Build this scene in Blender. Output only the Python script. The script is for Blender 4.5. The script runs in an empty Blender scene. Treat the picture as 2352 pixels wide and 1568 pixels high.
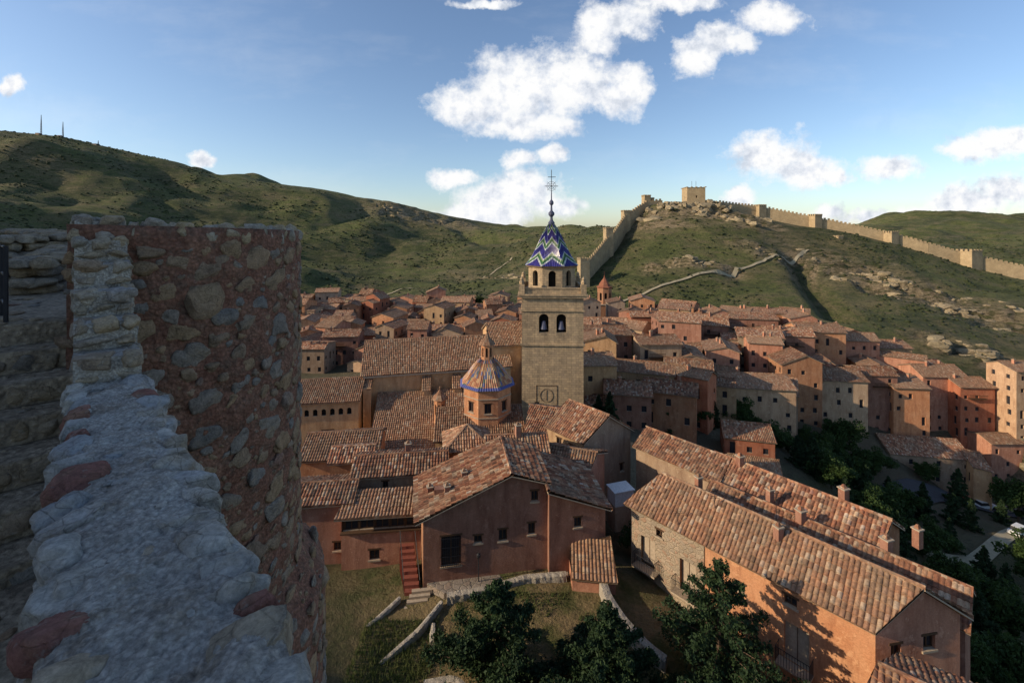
import bpy, bmesh, math, random
import numpy as np
from mathutils import Vector, noise
F=1045.0
rng=random.Random(7); nr=np.random.RandomState(7)
scene=bpy.context.scene
def pt(px,py,Y): return ((px-1176)/F*Y, Y, (535-py)/F*Y)

# ------------------------------------------------------------ node helpers
def newmat(name):
    m=bpy.data.materials.new(name); m.use_nodes=True
    nt=m.node_tree; b=nt.nodes['Principled BSDF']; b.inputs['Roughness'].default_value=.9
    b.inputs['Specular IOR Level'].default_value=.2
    return m,nt,b
def nd(nt,t,**k):
    n=nt.nodes.new(t)
    for a,v in k.items(): setattr(n,a,v)
    return n
def lk(nt,a,b): nt.links.new(a,b)
def setin(nt,sock,v):
    if hasattr(v,'is_output'): lk(nt,v,sock)
    else: sock.default_value=v
def mth(nt,op,a,b=None,c=None,clamp=False):
    n=nd(nt,'ShaderNodeMath',operation=op); n.use_clamp=clamp
    setin(nt,n.inputs[0],a)
    if b is not None: setin(nt,n.inputs[1],b)
    if c is not None: setin(nt,n.inputs[2],c)
    return n.outputs[0]
def vmth(nt,op,a,b=None,c=None):
    n=nd(nt,'ShaderNodeVectorMath',operation=op)
    setin(nt,n.inputs[0],a)
    if b is not None: setin(nt,n.inputs[1],b)
    if c is not None: setin(nt,n.inputs[2],c)
    return n.outputs['Value'] if op in('LENGTH','DOT_PRODUCT') else n.outputs[0]
def noi(nt,vec,scale,detail=5,rough=.6,dist=0):
    n=nd(nt,'ShaderNodeTexNoise'); n.inputs['Scale'].default_value=scale
    n.inputs['Detail'].default_value=detail; n.inputs['Roughness'].default_value=rough
    n.inputs['Distortion'].default_value=dist
    lk(nt,vec,n.inputs['Vector']); return n.outputs['Fac']
def ramp(nt,fac,stops,interp='LINEAR'):
    n=nd(nt,'ShaderNodeValToRGB'); r=n.color_ramp; r.interpolation=interp
    while len(r.elements)<len(stops): r.elements.new(.5)
    for e,(p,c) in zip(r.elements,stops):
        e.position=p; e.color=(c[0],c[1],c[2],1) if hasattr(c,'__len__') else (c,c,c,1)
    lk(nt,fac,n.inputs[0]); return n.outputs[0]
def mix(nt,fac,a,b,blend='MIX'):
    n=nd(nt,'ShaderNodeMix',data_type='RGBA',blend_type=blend)
    setin(nt,n.inputs[0],fac)
    for s,v in ((n.inputs[6],a),(n.inputs[7],b)):
        if hasattr(v,'is_output'): lk(nt,v,s)
        else: s.default_value=(v[0],v[1],v[2],1)
    return n.outputs[2]
def bump(nt,b,h,strength=.5,dist=.05):
    n=nd(nt,'ShaderNodeBump'); n.inputs['Strength'].default_value=strength
    n.inputs['Distance'].default_value=dist; lk(nt,h,n.inputs['Height']); lk(nt,n.outputs[0],b.inputs['Normal'])
def objc(nt): return nd(nt,'ShaderNodeTexCoord').outputs['Object']
def uvc(nt): return nd(nt,'ShaderNodeTexCoord').outputs['UV']
def orand(nt): return nd(nt,'ShaderNodeObjectInfo').outputs['Random']

# ------------------------------------------------------------ materials
def plaster(name,c1,c2,stain=.65):
    m,nt,b=newmat(name); o=objc(nt)
    a=noi(nt,o,.5,6,.65); c=mix(nt,ramp(nt,a,[(.35,0),(.65,1)]),c1,c2)
    st=noi(nt,vmth(nt,'MULTIPLY',o,(1.2,1.2,.25)),1.0,6,.72)
    c=mix(nt,ramp(nt,st,[(.45,0),(.7,stain)]),c,(c1[0]*.48,c1[1]*.40,c1[2]*.42))
    f=noi(nt,o,9,6,.7)
    c=mix(nt,.5,c,ramp(nt,f,[(.3,.5),(.65,1)]),'MULTIPLY')
    p2=noi(nt,o,1.4,7,.78); c=mix(nt,ramp(nt,p2,[(.57,0),(.61,.55)]),c,(min(1,c2[0]*1.12),c2[1]*1.2,c2[2]*1.22))
    c=mix(nt,1,c,ramp(nt,orand(nt),[(0,(.55,.52,.52)),(.5,(.86,.81,.77)),(1,(1.0,.86,.76))]),'MULTIPLY')
    lk(nt,c,b.inputs['Base Color']); bump(nt,b,mth(nt,'ADD',f,p2),.6,.05); return m
M={}
M['pink']=plaster('terracotta_plaster',(.47,.235,.155),(.57,.33,.235))
M['orange']=plaster('orange_plaster',(.57,.28,.145),(.65,.38,.22))
M['ochre']=plaster('ochre_plaster',(.56,.37,.20),(.65,.47,.28))
M['tan']=plaster('tan_plaster',(.50,.355,.23),(.60,.46,.32))
M['grey']=plaster('grey_plaster',(.43,.34,.25),(.51,.42,.32))
M['white']=plaster('white_plaster',(.64,.57,.48),(.72,.67,.60),.3)
M['red']=plaster('red_plaster',(.46,.17,.095),(.50,.23,.14))
def ashlar():
    m,nt,b=newmat('ashlar_stone'); u=uvc(nt)
    br=nd(nt,'ShaderNodeTexBrick'); lk(nt,u,br.inputs['Vector']); br.inputs['Scale'].default_value=1
    br.inputs['Brick Width'].default_value=.75; br.inputs['Row Height'].default_value=.36; br.inputs['Mortar Size'].default_value=.022
    br.inputs['Color1'].default_value=(.62,.46,.28,1); br.inputs['Color2'].default_value=(.43,.33,.215,1); br.inputs['Mortar'].default_value=(.32,.25,.17,1)
    n=noi(nt,objc(nt),.6,7,.7); c=mix(nt,.85,br.outputs['Color'],ramp(nt,n,[(.3,(.6,.6,.62)),(.6,(1,.97,.92))]),'MULTIPLY')
    st=noi(nt,vmth(nt,'MULTIPLY',objc(nt),(1.5,1.5,.15)),.8,5,.7); c=mix(nt,.6,c,ramp(nt,st,[(.35,.6),(.6,1.1)]),'MULTIPLY')
    n2=noi(nt,objc(nt),7,5,.7); c=mix(nt,.5,c,ramp(nt,n2,[(.3,.5),(.7,1)]),'MULTIPLY')
    lk(nt,c,b.inputs['Base Color']); bump(nt,b,mth(nt,'SUBTRACT',n2,br.outputs['Fac']),.5,.04); return m
M['ashlar']=ashlar()
def rubble(name,cols,mort,scale):
    m,nt,b=newmat(name); o=objc(nt)
    nn=nd(nt,'ShaderNodeTexNoise'); nn.inputs['Scale'].default_value=scale; lk(nt,o,nn.inputs['Vector'])
    d=vmth(nt,'MULTIPLY_ADD',nn.outputs['Color'],(.25,.25,.25),vmth(nt,'MULTIPLY',o,(1,1,1.5)))
    v=nd(nt,'ShaderNodeTexVoronoi',feature='DISTANCE_TO_EDGE'); v.inputs['Scale'].default_value=scale; lk(nt,d,v.inputs['Vector'])
    v2=nd(nt,'ShaderNodeTexVoronoi'); v2.inputs['Scale'].default_value=scale; lk(nt,d,v2.inputs['Vector'])
    sep=nd(nt,'ShaderNodeSeparateColor'); lk(nt,v2.outputs['Color'],sep.inputs[0])
    c=ramp(nt,sep.outputs[0],[(i/(len(cols)-1),cc) for i,cc in enumerate(cols)])
    e=ramp(nt,v.outputs['Distance'],[(.02,0),(.09,1)])
    c=mix(nt,e,mort,c); n=noi(nt,o,scale*4,6,.7)
    c=mix(nt,.6,c,ramp(nt,n,[(.3,.45),(.7,1)]),'MULTIPLY')
    c=mix(nt,.6,c,ramp(nt,noi(nt,o,.3,5,.6),[(.35,.6),(.65,1)]),'MULTIPLY')
    lk(nt,c,b.inputs['Base Color']); bump(nt,b,mth(nt,'ADD',e,n),.7,.06); return m
M['rubble']=rubble('rubble_masonry',[(.46,.36,.25),(.38,.31,.23),(.50,.39,.28),(.42,.27,.18)],(.46,.36,.25),2.6)
M['pale']=rubble('garden_masonry',[(.50,.44,.35),(.42,.38,.32),(.54,.47,.37)],(.50,.44,.35),4.5)
M['oldwall']=rubble('fortress_masonry',[(.54,.40,.235),(.46,.35,.205),(.58,.44,.27)],(.50,.375,.22),1.2)
def rooftile(name,far):
    m,nt,b=newmat(name); u=uvc(nt)
    s=vmth(nt,'DIVIDE',u,(.27,.42,1)); fl=vmth(nt,'FLOOR',s)
    comb=nd(nt,'ShaderNodeCombineXYZ'); lk(nt,mth(nt,'MULTIPLY',orand(nt),77.7),comb.inputs[2])
    wn=nd(nt,'ShaderNodeTexWhiteNoise',noise_dimensions='3D'); lk(nt,vmth(nt,'ADD',fl,comb.outputs[0]),wn.inputs['Vector'])
    c=ramp(nt,wn.outputs['Value'],[(0,(.12,.068,.045)),(.18,(.25,.10,.058)),(.40,(.35,.145,.08)),(.60,(.43,.20,.11)),(.78,(.49,.28,.165)),(.91,(.58,.42,.28)),(.95,(.62,.50,.38)),(1,(.30,.10,.065))])
    big=noi(nt,objc(nt),.35,6,.7)
    c=mix(nt,ramp(nt,big,[(.45,0),(.66,.7)]),c,(.20,.145,.10))
    big2=noi(nt,objc(nt),.9,5,.7); c=mix(nt,ramp(nt,big2,[(.55,0),(.68,.45)]),c,(.52,.38,.24))
    c=mix(nt,mth(nt,'MULTIPLY',orand(nt),.5),c,(.44,.29,.175))
    c=mix(nt,1,c,ramp(nt,mth(nt,'FRACT',mth(nt,'MULTIPLY',orand(nt),13.7)),[(0,.68),(1,1.12)]),'MULTIPLY')
    n=noi(nt,objc(nt),5,5,.7); c=mix(nt,.8,c,ramp(nt,n,[(.32,.35),(.62,1)]),'MULTIPLY')
    lk(nt,c,b.inputs['Base Color'])
    if far:
        sx=nd(nt,'ShaderNodeSeparateXYZ'); lk(nt,s,sx.inputs[0])
        h=mth(nt,'ABSOLUTE',mth(nt,'SINE',mth(nt,'MULTIPLY',sx.outputs[0],math.pi)))
        bump(nt,b,mth(nt,'ADD',h,mth(nt,'MULTIPLY',n,.5)),.9,.12)
    else: bump(nt,b,n,.5,.03)
    return m
M['roofn']=rooftile('barrel_roof_tiles',False); M['rooff']=rooftile('weathered_roof_tiles',True)
def glazed():
    m,nt,b=newmat('glazed_zigzag_tiles'); u=uvc(nt); sx=nd(nt,'ShaderNodeSeparateXYZ'); lk(nt,u,sx.inputs[0])
    t=mth(nt,'PINGPONG',sx.outputs[0],.5)
    f=mth(nt,'FRACT',mth(nt,'ADD',mth(nt,'MULTIPLY',sx.outputs[1],1.25),mth(nt,'MULTIPLY',t,-1.0)))
    c=ramp(nt,f,[(0,(.04,.03,.18)),(.32,(.50,.52,.50)),(.44,(.05,.15,.05)),(.62,(.30,.36,.14)),(.70,(.5,.52,.52)),(.79,(.05,.04,.21))],'CONSTANT')
    fl=vmth(nt,'FLOOR',vmth(nt,'MULTIPLY',u,(14,9,1)))
    wn=nd(nt,'ShaderNodeTexWhiteNoise',noise_dimensions='3D'); lk(nt,fl,wn.inputs['Vector'])
    c=mix(nt,.8,c,ramp(nt,wn.outputs['Value'],[(0,.35),(1,1.2)]),'MULTIPLY')
    lk(nt,c,b.inputs['Base Color']); b.inputs['Roughness'].default_value=.3; b.inputs['Specular IOR Level'].default_value=.5
    return m
M['glazed']=glazed()
def glazed2():
    m,nt,b=newmat('glazed_dome_tiles'); u=uvc(nt); sx=nd(nt,'ShaderNodeSeparateXYZ'); lk(nt,u,sx.inputs[0])
    fl=vmth(nt,'FLOOR',vmth(nt,'MULTIPLY',u,(9,8,1)))
    wn=nd(nt,'ShaderNodeTexWhiteNoise',noise_dimensions='3D'); lk(nt,fl,wn.inputs['Vector'])
    c=ramp(nt,wn.outputs['Value'],[(0,(.30,.13,.07)),(.25,(.11,.14,.22)),(.34,(.38,.18,.09)),(.55,(.11,.15,.10)),(.62,(.44,.28,.15)),(.8,(.22,.09,.055)),(.94,(.12,.13,.24))],'CONSTANT')
    band=mth(nt,'LESS_THAN',sx.outputs[1],.09)
    c=mix(nt,band,c,(.08,.09,.24))
    lk(nt,c,b.inputs['Base Color']); b.inputs['Roughness'].default_value=.4; return m
M['dome']=glazed2()
def flat(name,c,r=.8,metal=0,sc=6):
    m,nt,b=newmat(name); n=noi(nt,objc(nt),sc,5,.65)
    lk(nt,mix(nt,.6,c,ramp(nt,n,[(.3,.5),(.7,1.05)]),'MULTIPLY'),b.inputs['Base Color'])
    b.inputs['Roughness'].default_value=r; b.inputs['Metallic'].default_value=metal; return m
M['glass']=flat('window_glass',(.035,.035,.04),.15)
M['void']=flat('interior_shade_pane',(.015,.013,.011),1)  # near-black pane colour stands in for shade inside openings
M['wood']=flat('dark_wood',(.10,.055,.03)); M['palewood']=flat('weathered_shutter_wood',(.42,.34,.25))
M['trim']=flat('stone_trim',(.44,.35,.25)); M['iron']=flat('wrought_iron',(.03,.03,.035),.5)
M['bark']=flat('bark',(.12,.08,.055)); M['whitep']=flat('white_paint',(.72,.72,.70),.4)
M['rubber']=flat('tyre_rubber',(.02,.02,.02)); M['redpaint']=flat('red_painted_steps',(.24,.075,.05))
M['paving']=rubble('stone_paving',[(.36,.30,.24),(.30,.25,.2),(.34,.26,.2)],(.26,.22,.17),2.0)
M['asphalt']=flat('asphalt',(.075,.075,.08),.9,0,2)
M['gravelpath']=flat('gravel_path',(.36,.31,.21),.95,0,1)
M['lead']=flat('lead_finial',(.09,.10,.16),.5)
def foliage(name,c1,c2):
    m,nt,b=newmat(name); o=nd(nt,'ShaderNodeNewGeometry').outputs['Position']
    c=mix(nt,ramp(nt,noi(nt,o,1.1,4,.6),[(.35,0),(.65,1)]),c1,c2)
    c=mix(nt,.6,c,ramp(nt,noi(nt,o,14,3,.7),[(.3,.4),(.7,1.2)]),'MULTIPLY')
    lk(nt,c,b.inputs['Base Color']); b.inputs['Roughness'].default_value=.7
    tr=nd(nt,'ShaderNodeBsdfTranslucent'); lk(nt,c,tr.inputs['Color'])
    ms=nd(nt,'ShaderNodeMixShader'); ms.inputs[0].default_value=.2
    lk(nt,b.outputs[0],ms.inputs[1]); lk(nt,tr.outputs[0],ms.inputs[2]); lk(nt,ms.outputs[0],nt.nodes['Material Output'].inputs[0])
    return m
M['conif']=foliage('conifer_needles',(.018,.038,.016),(.045,.080,.030))
M['leaf']=foliage('tree_leaves',(.022,.046,.012),(.060,.10,.024))
M['grassb']=foliage('grass_blades',(.06,.10,.025),(.15,.17,.06))
M['shrub']=foliage('shrubs',(.032,.042,.018),(.060,.074,.030))
def attr(nt,n):
    a=nd(nt,'ShaderNodeAttribute'); a.attribute_name=n; return a.outputs['Fac']
def stonemat(name,stops,lichen=.6,sc=1,lc=(.46,.45,.41)):
    m,nt,b=newmat(name); o=objc(nt)
    c=ramp(nt,attr(nt,'rnd'),stops)
    n1=noi(nt,o,6*sc,9,.78,.6); n2=noi(nt,o,45*sc,6,.75); n3=noi(nt,o,2.6*sc,6,.65)
    c=mix(nt,.9,c,ramp(nt,n1,[(.3,.3),(.5,.85),(.7,1.3)]),'MULTIPLY')
    c=mix(nt,ramp(nt,n3,[(.5,0),(.7,.6)]),c,(.42,.31,.18))
    c=mix(nt,.7,c,ramp(nt,n2,[(.32,.45),(.62,1.1)]),'MULTIPLY')
    lich=ramp(nt,noi(nt,o,13*sc,5,.7),[(.58,0),(.64,lichen)]); c=mix(nt,lich,c,lc)
    vv=nd(nt,'ShaderNodeTexVoronoi',feature='DISTANCE_TO_EDGE'); vv.inputs['Scale'].default_value=9*sc
    lk(nt,vmth(nt,'MULTIPLY_ADD',o,(1,1,1.6),(0,0,0)),vv.inputs['Vector'])
    cr=ramp(nt,vv.outputs['Distance'],[(0,.35),(.035,1)]); c=mix(nt,mth(nt,'MULTIPLY',ramp(nt,n3,[(.4,0),(.6,1)]),.7),c,cr,'MULTIPLY')
    lk(nt,c,b.inputs['Base Color'])
    bump(nt,b,mth(nt,'ADD',mth(nt,'ADD',n1,mth(nt,'MULTIPLY',cr,.15)),mth(nt,'MULTIPLY',n2,.35)),1.0,.06/sc); return m
M['stone']=stonemat('limestone_blocks',[(0,(.36,.31,.25)),(.25,(.42,.35,.26)),(.5,(.46,.35,.22)),(.7,(.30,.28,.25)),(.85,(.42,.30,.19)),(1,(.34,.20,.15))],.25)
M['capst']=stonemat('pale_coping_stone',[(0,(.60,.59,.57)),(.4,(.68,.65,.58)),(.66,(.50,.52,.54)),(.78,(.60,.49,.35)),(.86,(.36,.155,.125)),(1,(.40,.19,.15))],.3)
M['merlon']=stonemat('stepped_wall_stone',[(0,(.50,.45,.37)),(.35,(.56,.48,.37)),(.6,(.58,.45,.29)),(.85,(.42,.40,.38)),(1,(.50,.35,.22))],.3)
M['towst']=stonemat('tower_field_stone',[(0,(.34,.25,.18)),(.3,(.44,.31,.20)),(.55,(.46,.31,.18)),(.75,(.29,.27,.25)),(.92,(.40,.34,.28)),(1,(.34,.18,.13))],.2,1,(.40,.35,.28))
M['rock']=stonemat('rock_outcrop',[(0,(.33,.265,.17)),(.5,(.45,.36,.22)),(1,(.27,.225,.15))],.1,.12)
def gritty(name,c1,c2,sc=30,c3=None):
    m,nt,b=newmat(name); o=objc(nt)
    n=noi(nt,o,sc,8,.8); v=nd(nt,'ShaderNodeTexVoronoi'); v.inputs['Scale'].default_value=sc*1.6; lk(nt,o,v.inputs['Vector'])
    big=noi(nt,o,3,6,.7)
    c=mix(nt,ramp(nt,big,[(.38,0),(.62,1)]),c1,c2)
    if c3: c=mix(nt,ramp(nt,noi(nt,o,5.5,6,.75),[(.5,0),(.62,.8)]),c,c3)
    c=mix(nt,.85,c,ramp(nt,n,[(.32,.3),(.6,1.15)]),'MULTIPLY')
    c=mix(nt,.5,c,ramp(nt,v.outputs['Distance'],[(.1,1.2),(.7,.4)]),'MULTIPLY')
    lk(nt,c,b.inputs['Base Color']); bump(nt,b,mth(nt,'SUBTRACT',mth(nt,'ADD',n,big),mth(nt,'MULTIPLY',v.outputs['Distance'],.6)),1,.6/sc); return m
M['mortar']=gritty('coarse_lime_mortar',(.46,.42,.37),(.58,.55,.49),30,(.36,.30,.23))
M['redmortar']=gritty('red_gypsum_mortar',(.28,.13,.088),(.37,.20,.135),14,(.22,.145,.105))
M['steps']=gritty('trodden_earth_stone',(.40,.32,.23),(.50,.41,.30),12)

# ------------------------------------------------------------ mesh builder
class MB:
    def __init__(s): s.V=[];s.Fc=[];s.UV=[];s.Mi=[];s.mats=[];s.n=0
    def mi(s,k):
        if k not in s.mats: s.mats.append(k)
        return s.mats.index(k)
    def poly(s,pts,k,uv=None):
        p=[Vector(q) for q in pts]
        if uv is None:
            n=Vector((0,0,0))
            for i in range(len(p)):
                a=p[i];b=p[(i+1)%len(p)]; n+=a.cross(b)
            if n.length<1e-9: n=Vector((0,0,1))
            n.normalize()
            if abs(n.z)<.8:
                u=Vector((0,0,1)).cross(n).normalized(); uv=[(q.dot(u),q.z) for q in p]
            else: uv=[(q.x,q.y) for q in p]
        s.V+=[tuple(q) for q in p]; s.Fc.append(tuple(range(s.n,s.n+len(p)))); s.n+=len(p)
        s.UV+=[tuple(x) for x in uv]; s.Mi.append(s.mi(k))
    def grid(s,P,UV,k):
        m,n=P.shape[:2]; base=s.n
        s.V+=list(map(tuple,P.reshape(-1,3).tolist())); s.n+=m*n
        i,j=np.meshgrid(np.arange(m-1),np.arange(n-1),indexing='ij'); a=(i*n+j).ravel()
        q=np.stack([a,a+1,a+n+1,a+n],1)
        s.Fc+=list(map(tuple,(q+base).tolist()))
        s.UV+=list(map(tuple,UV.reshape(-1,2)[q.ravel()].tolist())); s.Mi+=[s.mi(k)]*len(q)
    def box(s,cx,cy,z0,z1,sx,sy,ang=0,k='trim',top=1.0):
        c,sn=math.cos(ang),math.sin(ang)
        def w(x,y,z,f=1): x*=f;y*=f; return (cx+x*c-y*sn,cy+x*sn+y*c,z)
        h,g=sx/2,sy/2; B=[w(-h,-g,z0),w(h,-g,z0),w(h,g,z0),w(-h,g,z0)]; T=[w(-h,-g,z1,top),w(h,-g,z1,top),w(h,g,z1,top),w(-h,g,z1,top)]
        for i in range(4): j=(i+1)%4; s.poly([B[i],B[j],T[j],T[i]],k)
        s.poly(T,k); s.poly(B[::-1],k)
    def lathe(s,cx,cy,prof,k,n=12,rot=0):
        for (r0,z0),(r1,z1) in zip(prof,prof[1:]):
            for i in range(n):
                a=rot+2*math.pi*i/n;b=rot+2*math.pi*(i+1)/n
                q=[(cx+r0*math.cos(a),cy+r0*math.sin(a),z0),(cx+r0*math.cos(b),cy+r0*math.sin(b),z0),(cx+r1*math.cos(b),cy+r1*math.sin(b),z1),(cx+r1*math.cos(a),cy+r1*math.sin(a),z1)]
                if r1<1e-4: q=q[:3]
                if r0<1e-4: q=[q[0],q[2],q[3]]
                s.poly(q,k)
    def rod(s,a,b,r,k,n=5,r2=None):
        a=Vector(a);b=Vector(b);d=(b-a).normalized(); t=d.orthogonal().normalized(); u=d.cross(t); r2=r if r2 is None else r2
        for i in range(n):
            A=2*math.pi*i/n;B=2*math.pi*(i+1)/n
            f=lambda p,rr,x:p+(t*math.cos(x)+u*math.sin(x))*rr
            s.poly([f(a,r,A),f(a,r,B),f(b,r2,B),f(b,r2,A)],k)
    def build(s,name,smooth=False):
        me=bpy.data.meshes.new(name); me.from_pydata(s.V,[],s.Fc)
        uv=me.uv_layers.new(name='UVMap'); uv.data.foreach_set('uv',np.array(s.UV,dtype=np.float32).ravel())
        me.polygons.foreach_set('material_index',np.array(s.Mi,dtype=np.int32))
        if smooth: me.polygons.foreach_set('use_smooth',np.ones(len(s.Fc),dtype=bool))
        for k in s.mats: me.materials.append(M[k])
        o=bpy.data.objects.new(name,me); scene.collection.objects.link(o); return o

def wall(mb,a,b,z0,z1,ops,k,rev=.22,frame=True):
    a=Vector((a[0],a[1],0));b=Vector((b[0],b[1],0)); L=(b-a).length
    if L<.05: return
    U=(b-a)/L; N=Vector((U.y,-U.x,0)); H=z1-z0
    ops=[o for o in ops if o[0]>.05 and o[0]+o[2]<L-.05 and o[1]>=.02 and o[1]+o[3]<H-.03]
    us=sorted({0,L}|{o[0] for o in ops}|{o[0]+o[2] for o in ops}); vs=sorted({0,H}|{o[1] for o in ops}|{o[1]+o[3] for o in ops})
    P=lambda u,v,d=0:a+U*u+Vector((0,0,z0+v))+N*d
    for i in range(len(us)-1):
        for j in range(len(vs)-1):
            cu=(us[i]+us[i+1])/2;cv=(vs[j]+vs[j+1])/2
            if any(o[0]<cu<o[0]+o[2] and o[1]<cv<o[1]+o[3] for o in ops): continue
            mb.poly([P(us[i],vs[j]),P(us[i+1],vs[j]),P(us[i+1],vs[j+1]),P(us[i],vs[j+1])],k)
    for o in ops:
        u,v,w,h=o[:4]; kind=o[4] if len(o)>4 else 'win'
        x0,x1,y0,y1=u,u+w,v,v+h; D=-rev
        mb.poly([P(x0,y0),P(x0,y0,D),P(x0,y1,D),P(x0,y1)],k); mb.poly([P(x1,y0,D),P(x1,y0),P(x1,y1),P(x1,y1,D)],k)
        mb.poly([P(x0,y0,D),P(x0,y0),P(x1,y0),P(x1,y0,D)],'trim'); mb.poly([P(x0,y1),P(x0,y1,D),P(x1,y1,D),P(x1,y1)],k)
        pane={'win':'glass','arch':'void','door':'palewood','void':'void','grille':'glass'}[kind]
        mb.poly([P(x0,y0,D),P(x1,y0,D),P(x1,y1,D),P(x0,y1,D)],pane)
        if kind=='arch':
            r=w/2; cx=u+r; cy=y1-r; n=6
            for sg in(-1,1):
                fan=[P(cx+sg*r,y1,.0)]+[P(cx+sg*r*math.cos(t),cy+r*math.sin(t),.0) for t in [i*math.pi/2/n for i in range(n+1)]]
                for i in range(1,len(fan)-1): mb.poly([fan[0],fan[i],fan[i+1]] if sg<0 else [fan[0],fan[i+1],fan[i]],k)
        if frame and kind in('win','grille'):
            def bar(u0,u1,v0,v1,kk,d0,d1):
                mb.poly([P(u0,v0,d1),P(u1,v0,d1),P(u1,v1,d1),P(u0,v1,d1)],kk)
                mb.poly([P(u0,v0,d0),P(u0,v0,d1),P(u0,v1,d1),P(u0,v1,d0)],kk); mb.poly([P(u1,v0,d1),P(u1,v0,d0),P(u1,v1,d0),P(u1,v1,d1)],kk)
                mb.poly([P(u0,v1,d1),P(u1,v1,d1),P(u1,v1,d0),P(u0,v1,d0)],kk)
                mb.poly([P(u0,v0,d0),P(u1,v0,d0),P(u1,v0,d1),P(u0,v0,d1)],kk)
            t=.07
            for q in((x0,x0+t,y0,y1),(x1-t,x1,y0,y1),(x0,x1,y1-t,y1),(x0,x1,y0,y0+t),(u+w/2-t/2,u+w/2+t/2,y0,y1)): bar(*q,'wood',D,D+.05)
            bar(x0-.1,x1+.1,y0-.12,y0-.003,'trim',0,.08); bar(x0-.12,x1+.12,y1+.003,y1+.14,'wood',0,.025)
            if kind=='grille':
                nn=max(3,int(w/.16))
                for i in range(nn+1): bar(x0+w*i/nn-.015,x0+w*i/nn+.015,y0,y1,'iron',.12,.15)
                for f in(.05,.35,.65,.95): bar(x0-.05,x1+.05,y0+h*f-.015,y0+h*f+.015,'iron',.1,.155)
        if frame and kind=='door':
            mb.poly([P(u+w/2-.02,y0,D+.02),P(u+w/2+.02,y0,D+.02),P(u+w/2+.02,y1,D+.02),P(u+w/2-.02,y1,D+.02)],'wood')

def roofplane(mb,e0,e1,r0,r1,lvl,thick=.14,k=None):
    e0,e1,r0,r1=[np.array(q,float) for q in(e0,e1,r0,r1)]
    U=(e1-e0);L=np.linalg.norm(U)
    if L<.1:return
    U/=L
    rm=(r0+r1)/2; n=np.cross(U,rm-e0); n/=np.linalg.norm(n)
    if n[2]<0:n=-n
    V=np.cross(n,U); S=np.dot(rm-e0,V)
    if S<0: V=-V;S=-S
    lo1=np.dot(r0-e0,U);hi1=np.dot(r1-e0,U)
    if lvl>=2:
        pit=.27;ns=6; umin=min(0,lo1);umax=max(L,hi1)
        us=np.arange(umin,umax+pit/ns,pit/ns); nc=max(1,int(S/.42)); st=S/nc
        rows=[];vs=[]
        for j in range(nc):
            vs+= [j*st,j*st+st*.97]; rows+=[(j,0),(j,1)]
        Vv=np.array(vs)[:,None]; t=Vv/S
        Ug=np.clip(us[None,:],lo1*t,L+(hi1-L)*t)
        ph=us/pit; bi=np.floor(ph).astype(int); bi-=bi.min()
        prof=.095*np.abs(np.sin(np.pi*ph))**.75
        jit=nr.rand(nc,bi.max()+1)*.05; sag=.05*np.sin(us[None,:]*.7+nr.rand()*6)*np.sin(Vv*.9+1)
        Hh=np.zeros((len(vs),len(us)))
        for r,(j,s) in enumerate(rows): Hh[r]=prof+(.045 if s==0 else 0)+jit[j][bi]*(1 if s==0 else .6)
        Hh=Hh+sag
        P=e0+Ug[...,None]*U+Vv[...,None]*V+Hh[...,None]*n
        UV=np.stack([np.broadcast_to(Ug,Hh.shape),np.broadcast_to(Vv,Hh.shape)],-1)
        P=np.concatenate([P[:1]*0+e0+Ug[:1][...,None]*U-n*.05,P]); UV=np.concatenate([UV[:1],UV])
        mb.grid(P,UV,k or 'roofn')
    else:
        uv=[(0,0),(L,0),(hi1,S),(lo1,S)]
        mb.poly([e0+n*.02,e1+n*.02,r1+n*.02,r0+n*.02],k or 'rooff',uv)
    b=[q-n*thick for q in(e0,e1,r1,r0)]; tp=[q-n*.06 for q in(e0,e1,r1,r0)]
    mb.poly([b[0],b[3],b[2],b[1]],'wood')
    for i in range(4):
        j=(i+1)%4
        if np.linalg.norm(b[i]-b[j])>.01: mb.poly([b[i],b[j],tp[j],tp[i]],'trim')

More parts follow.
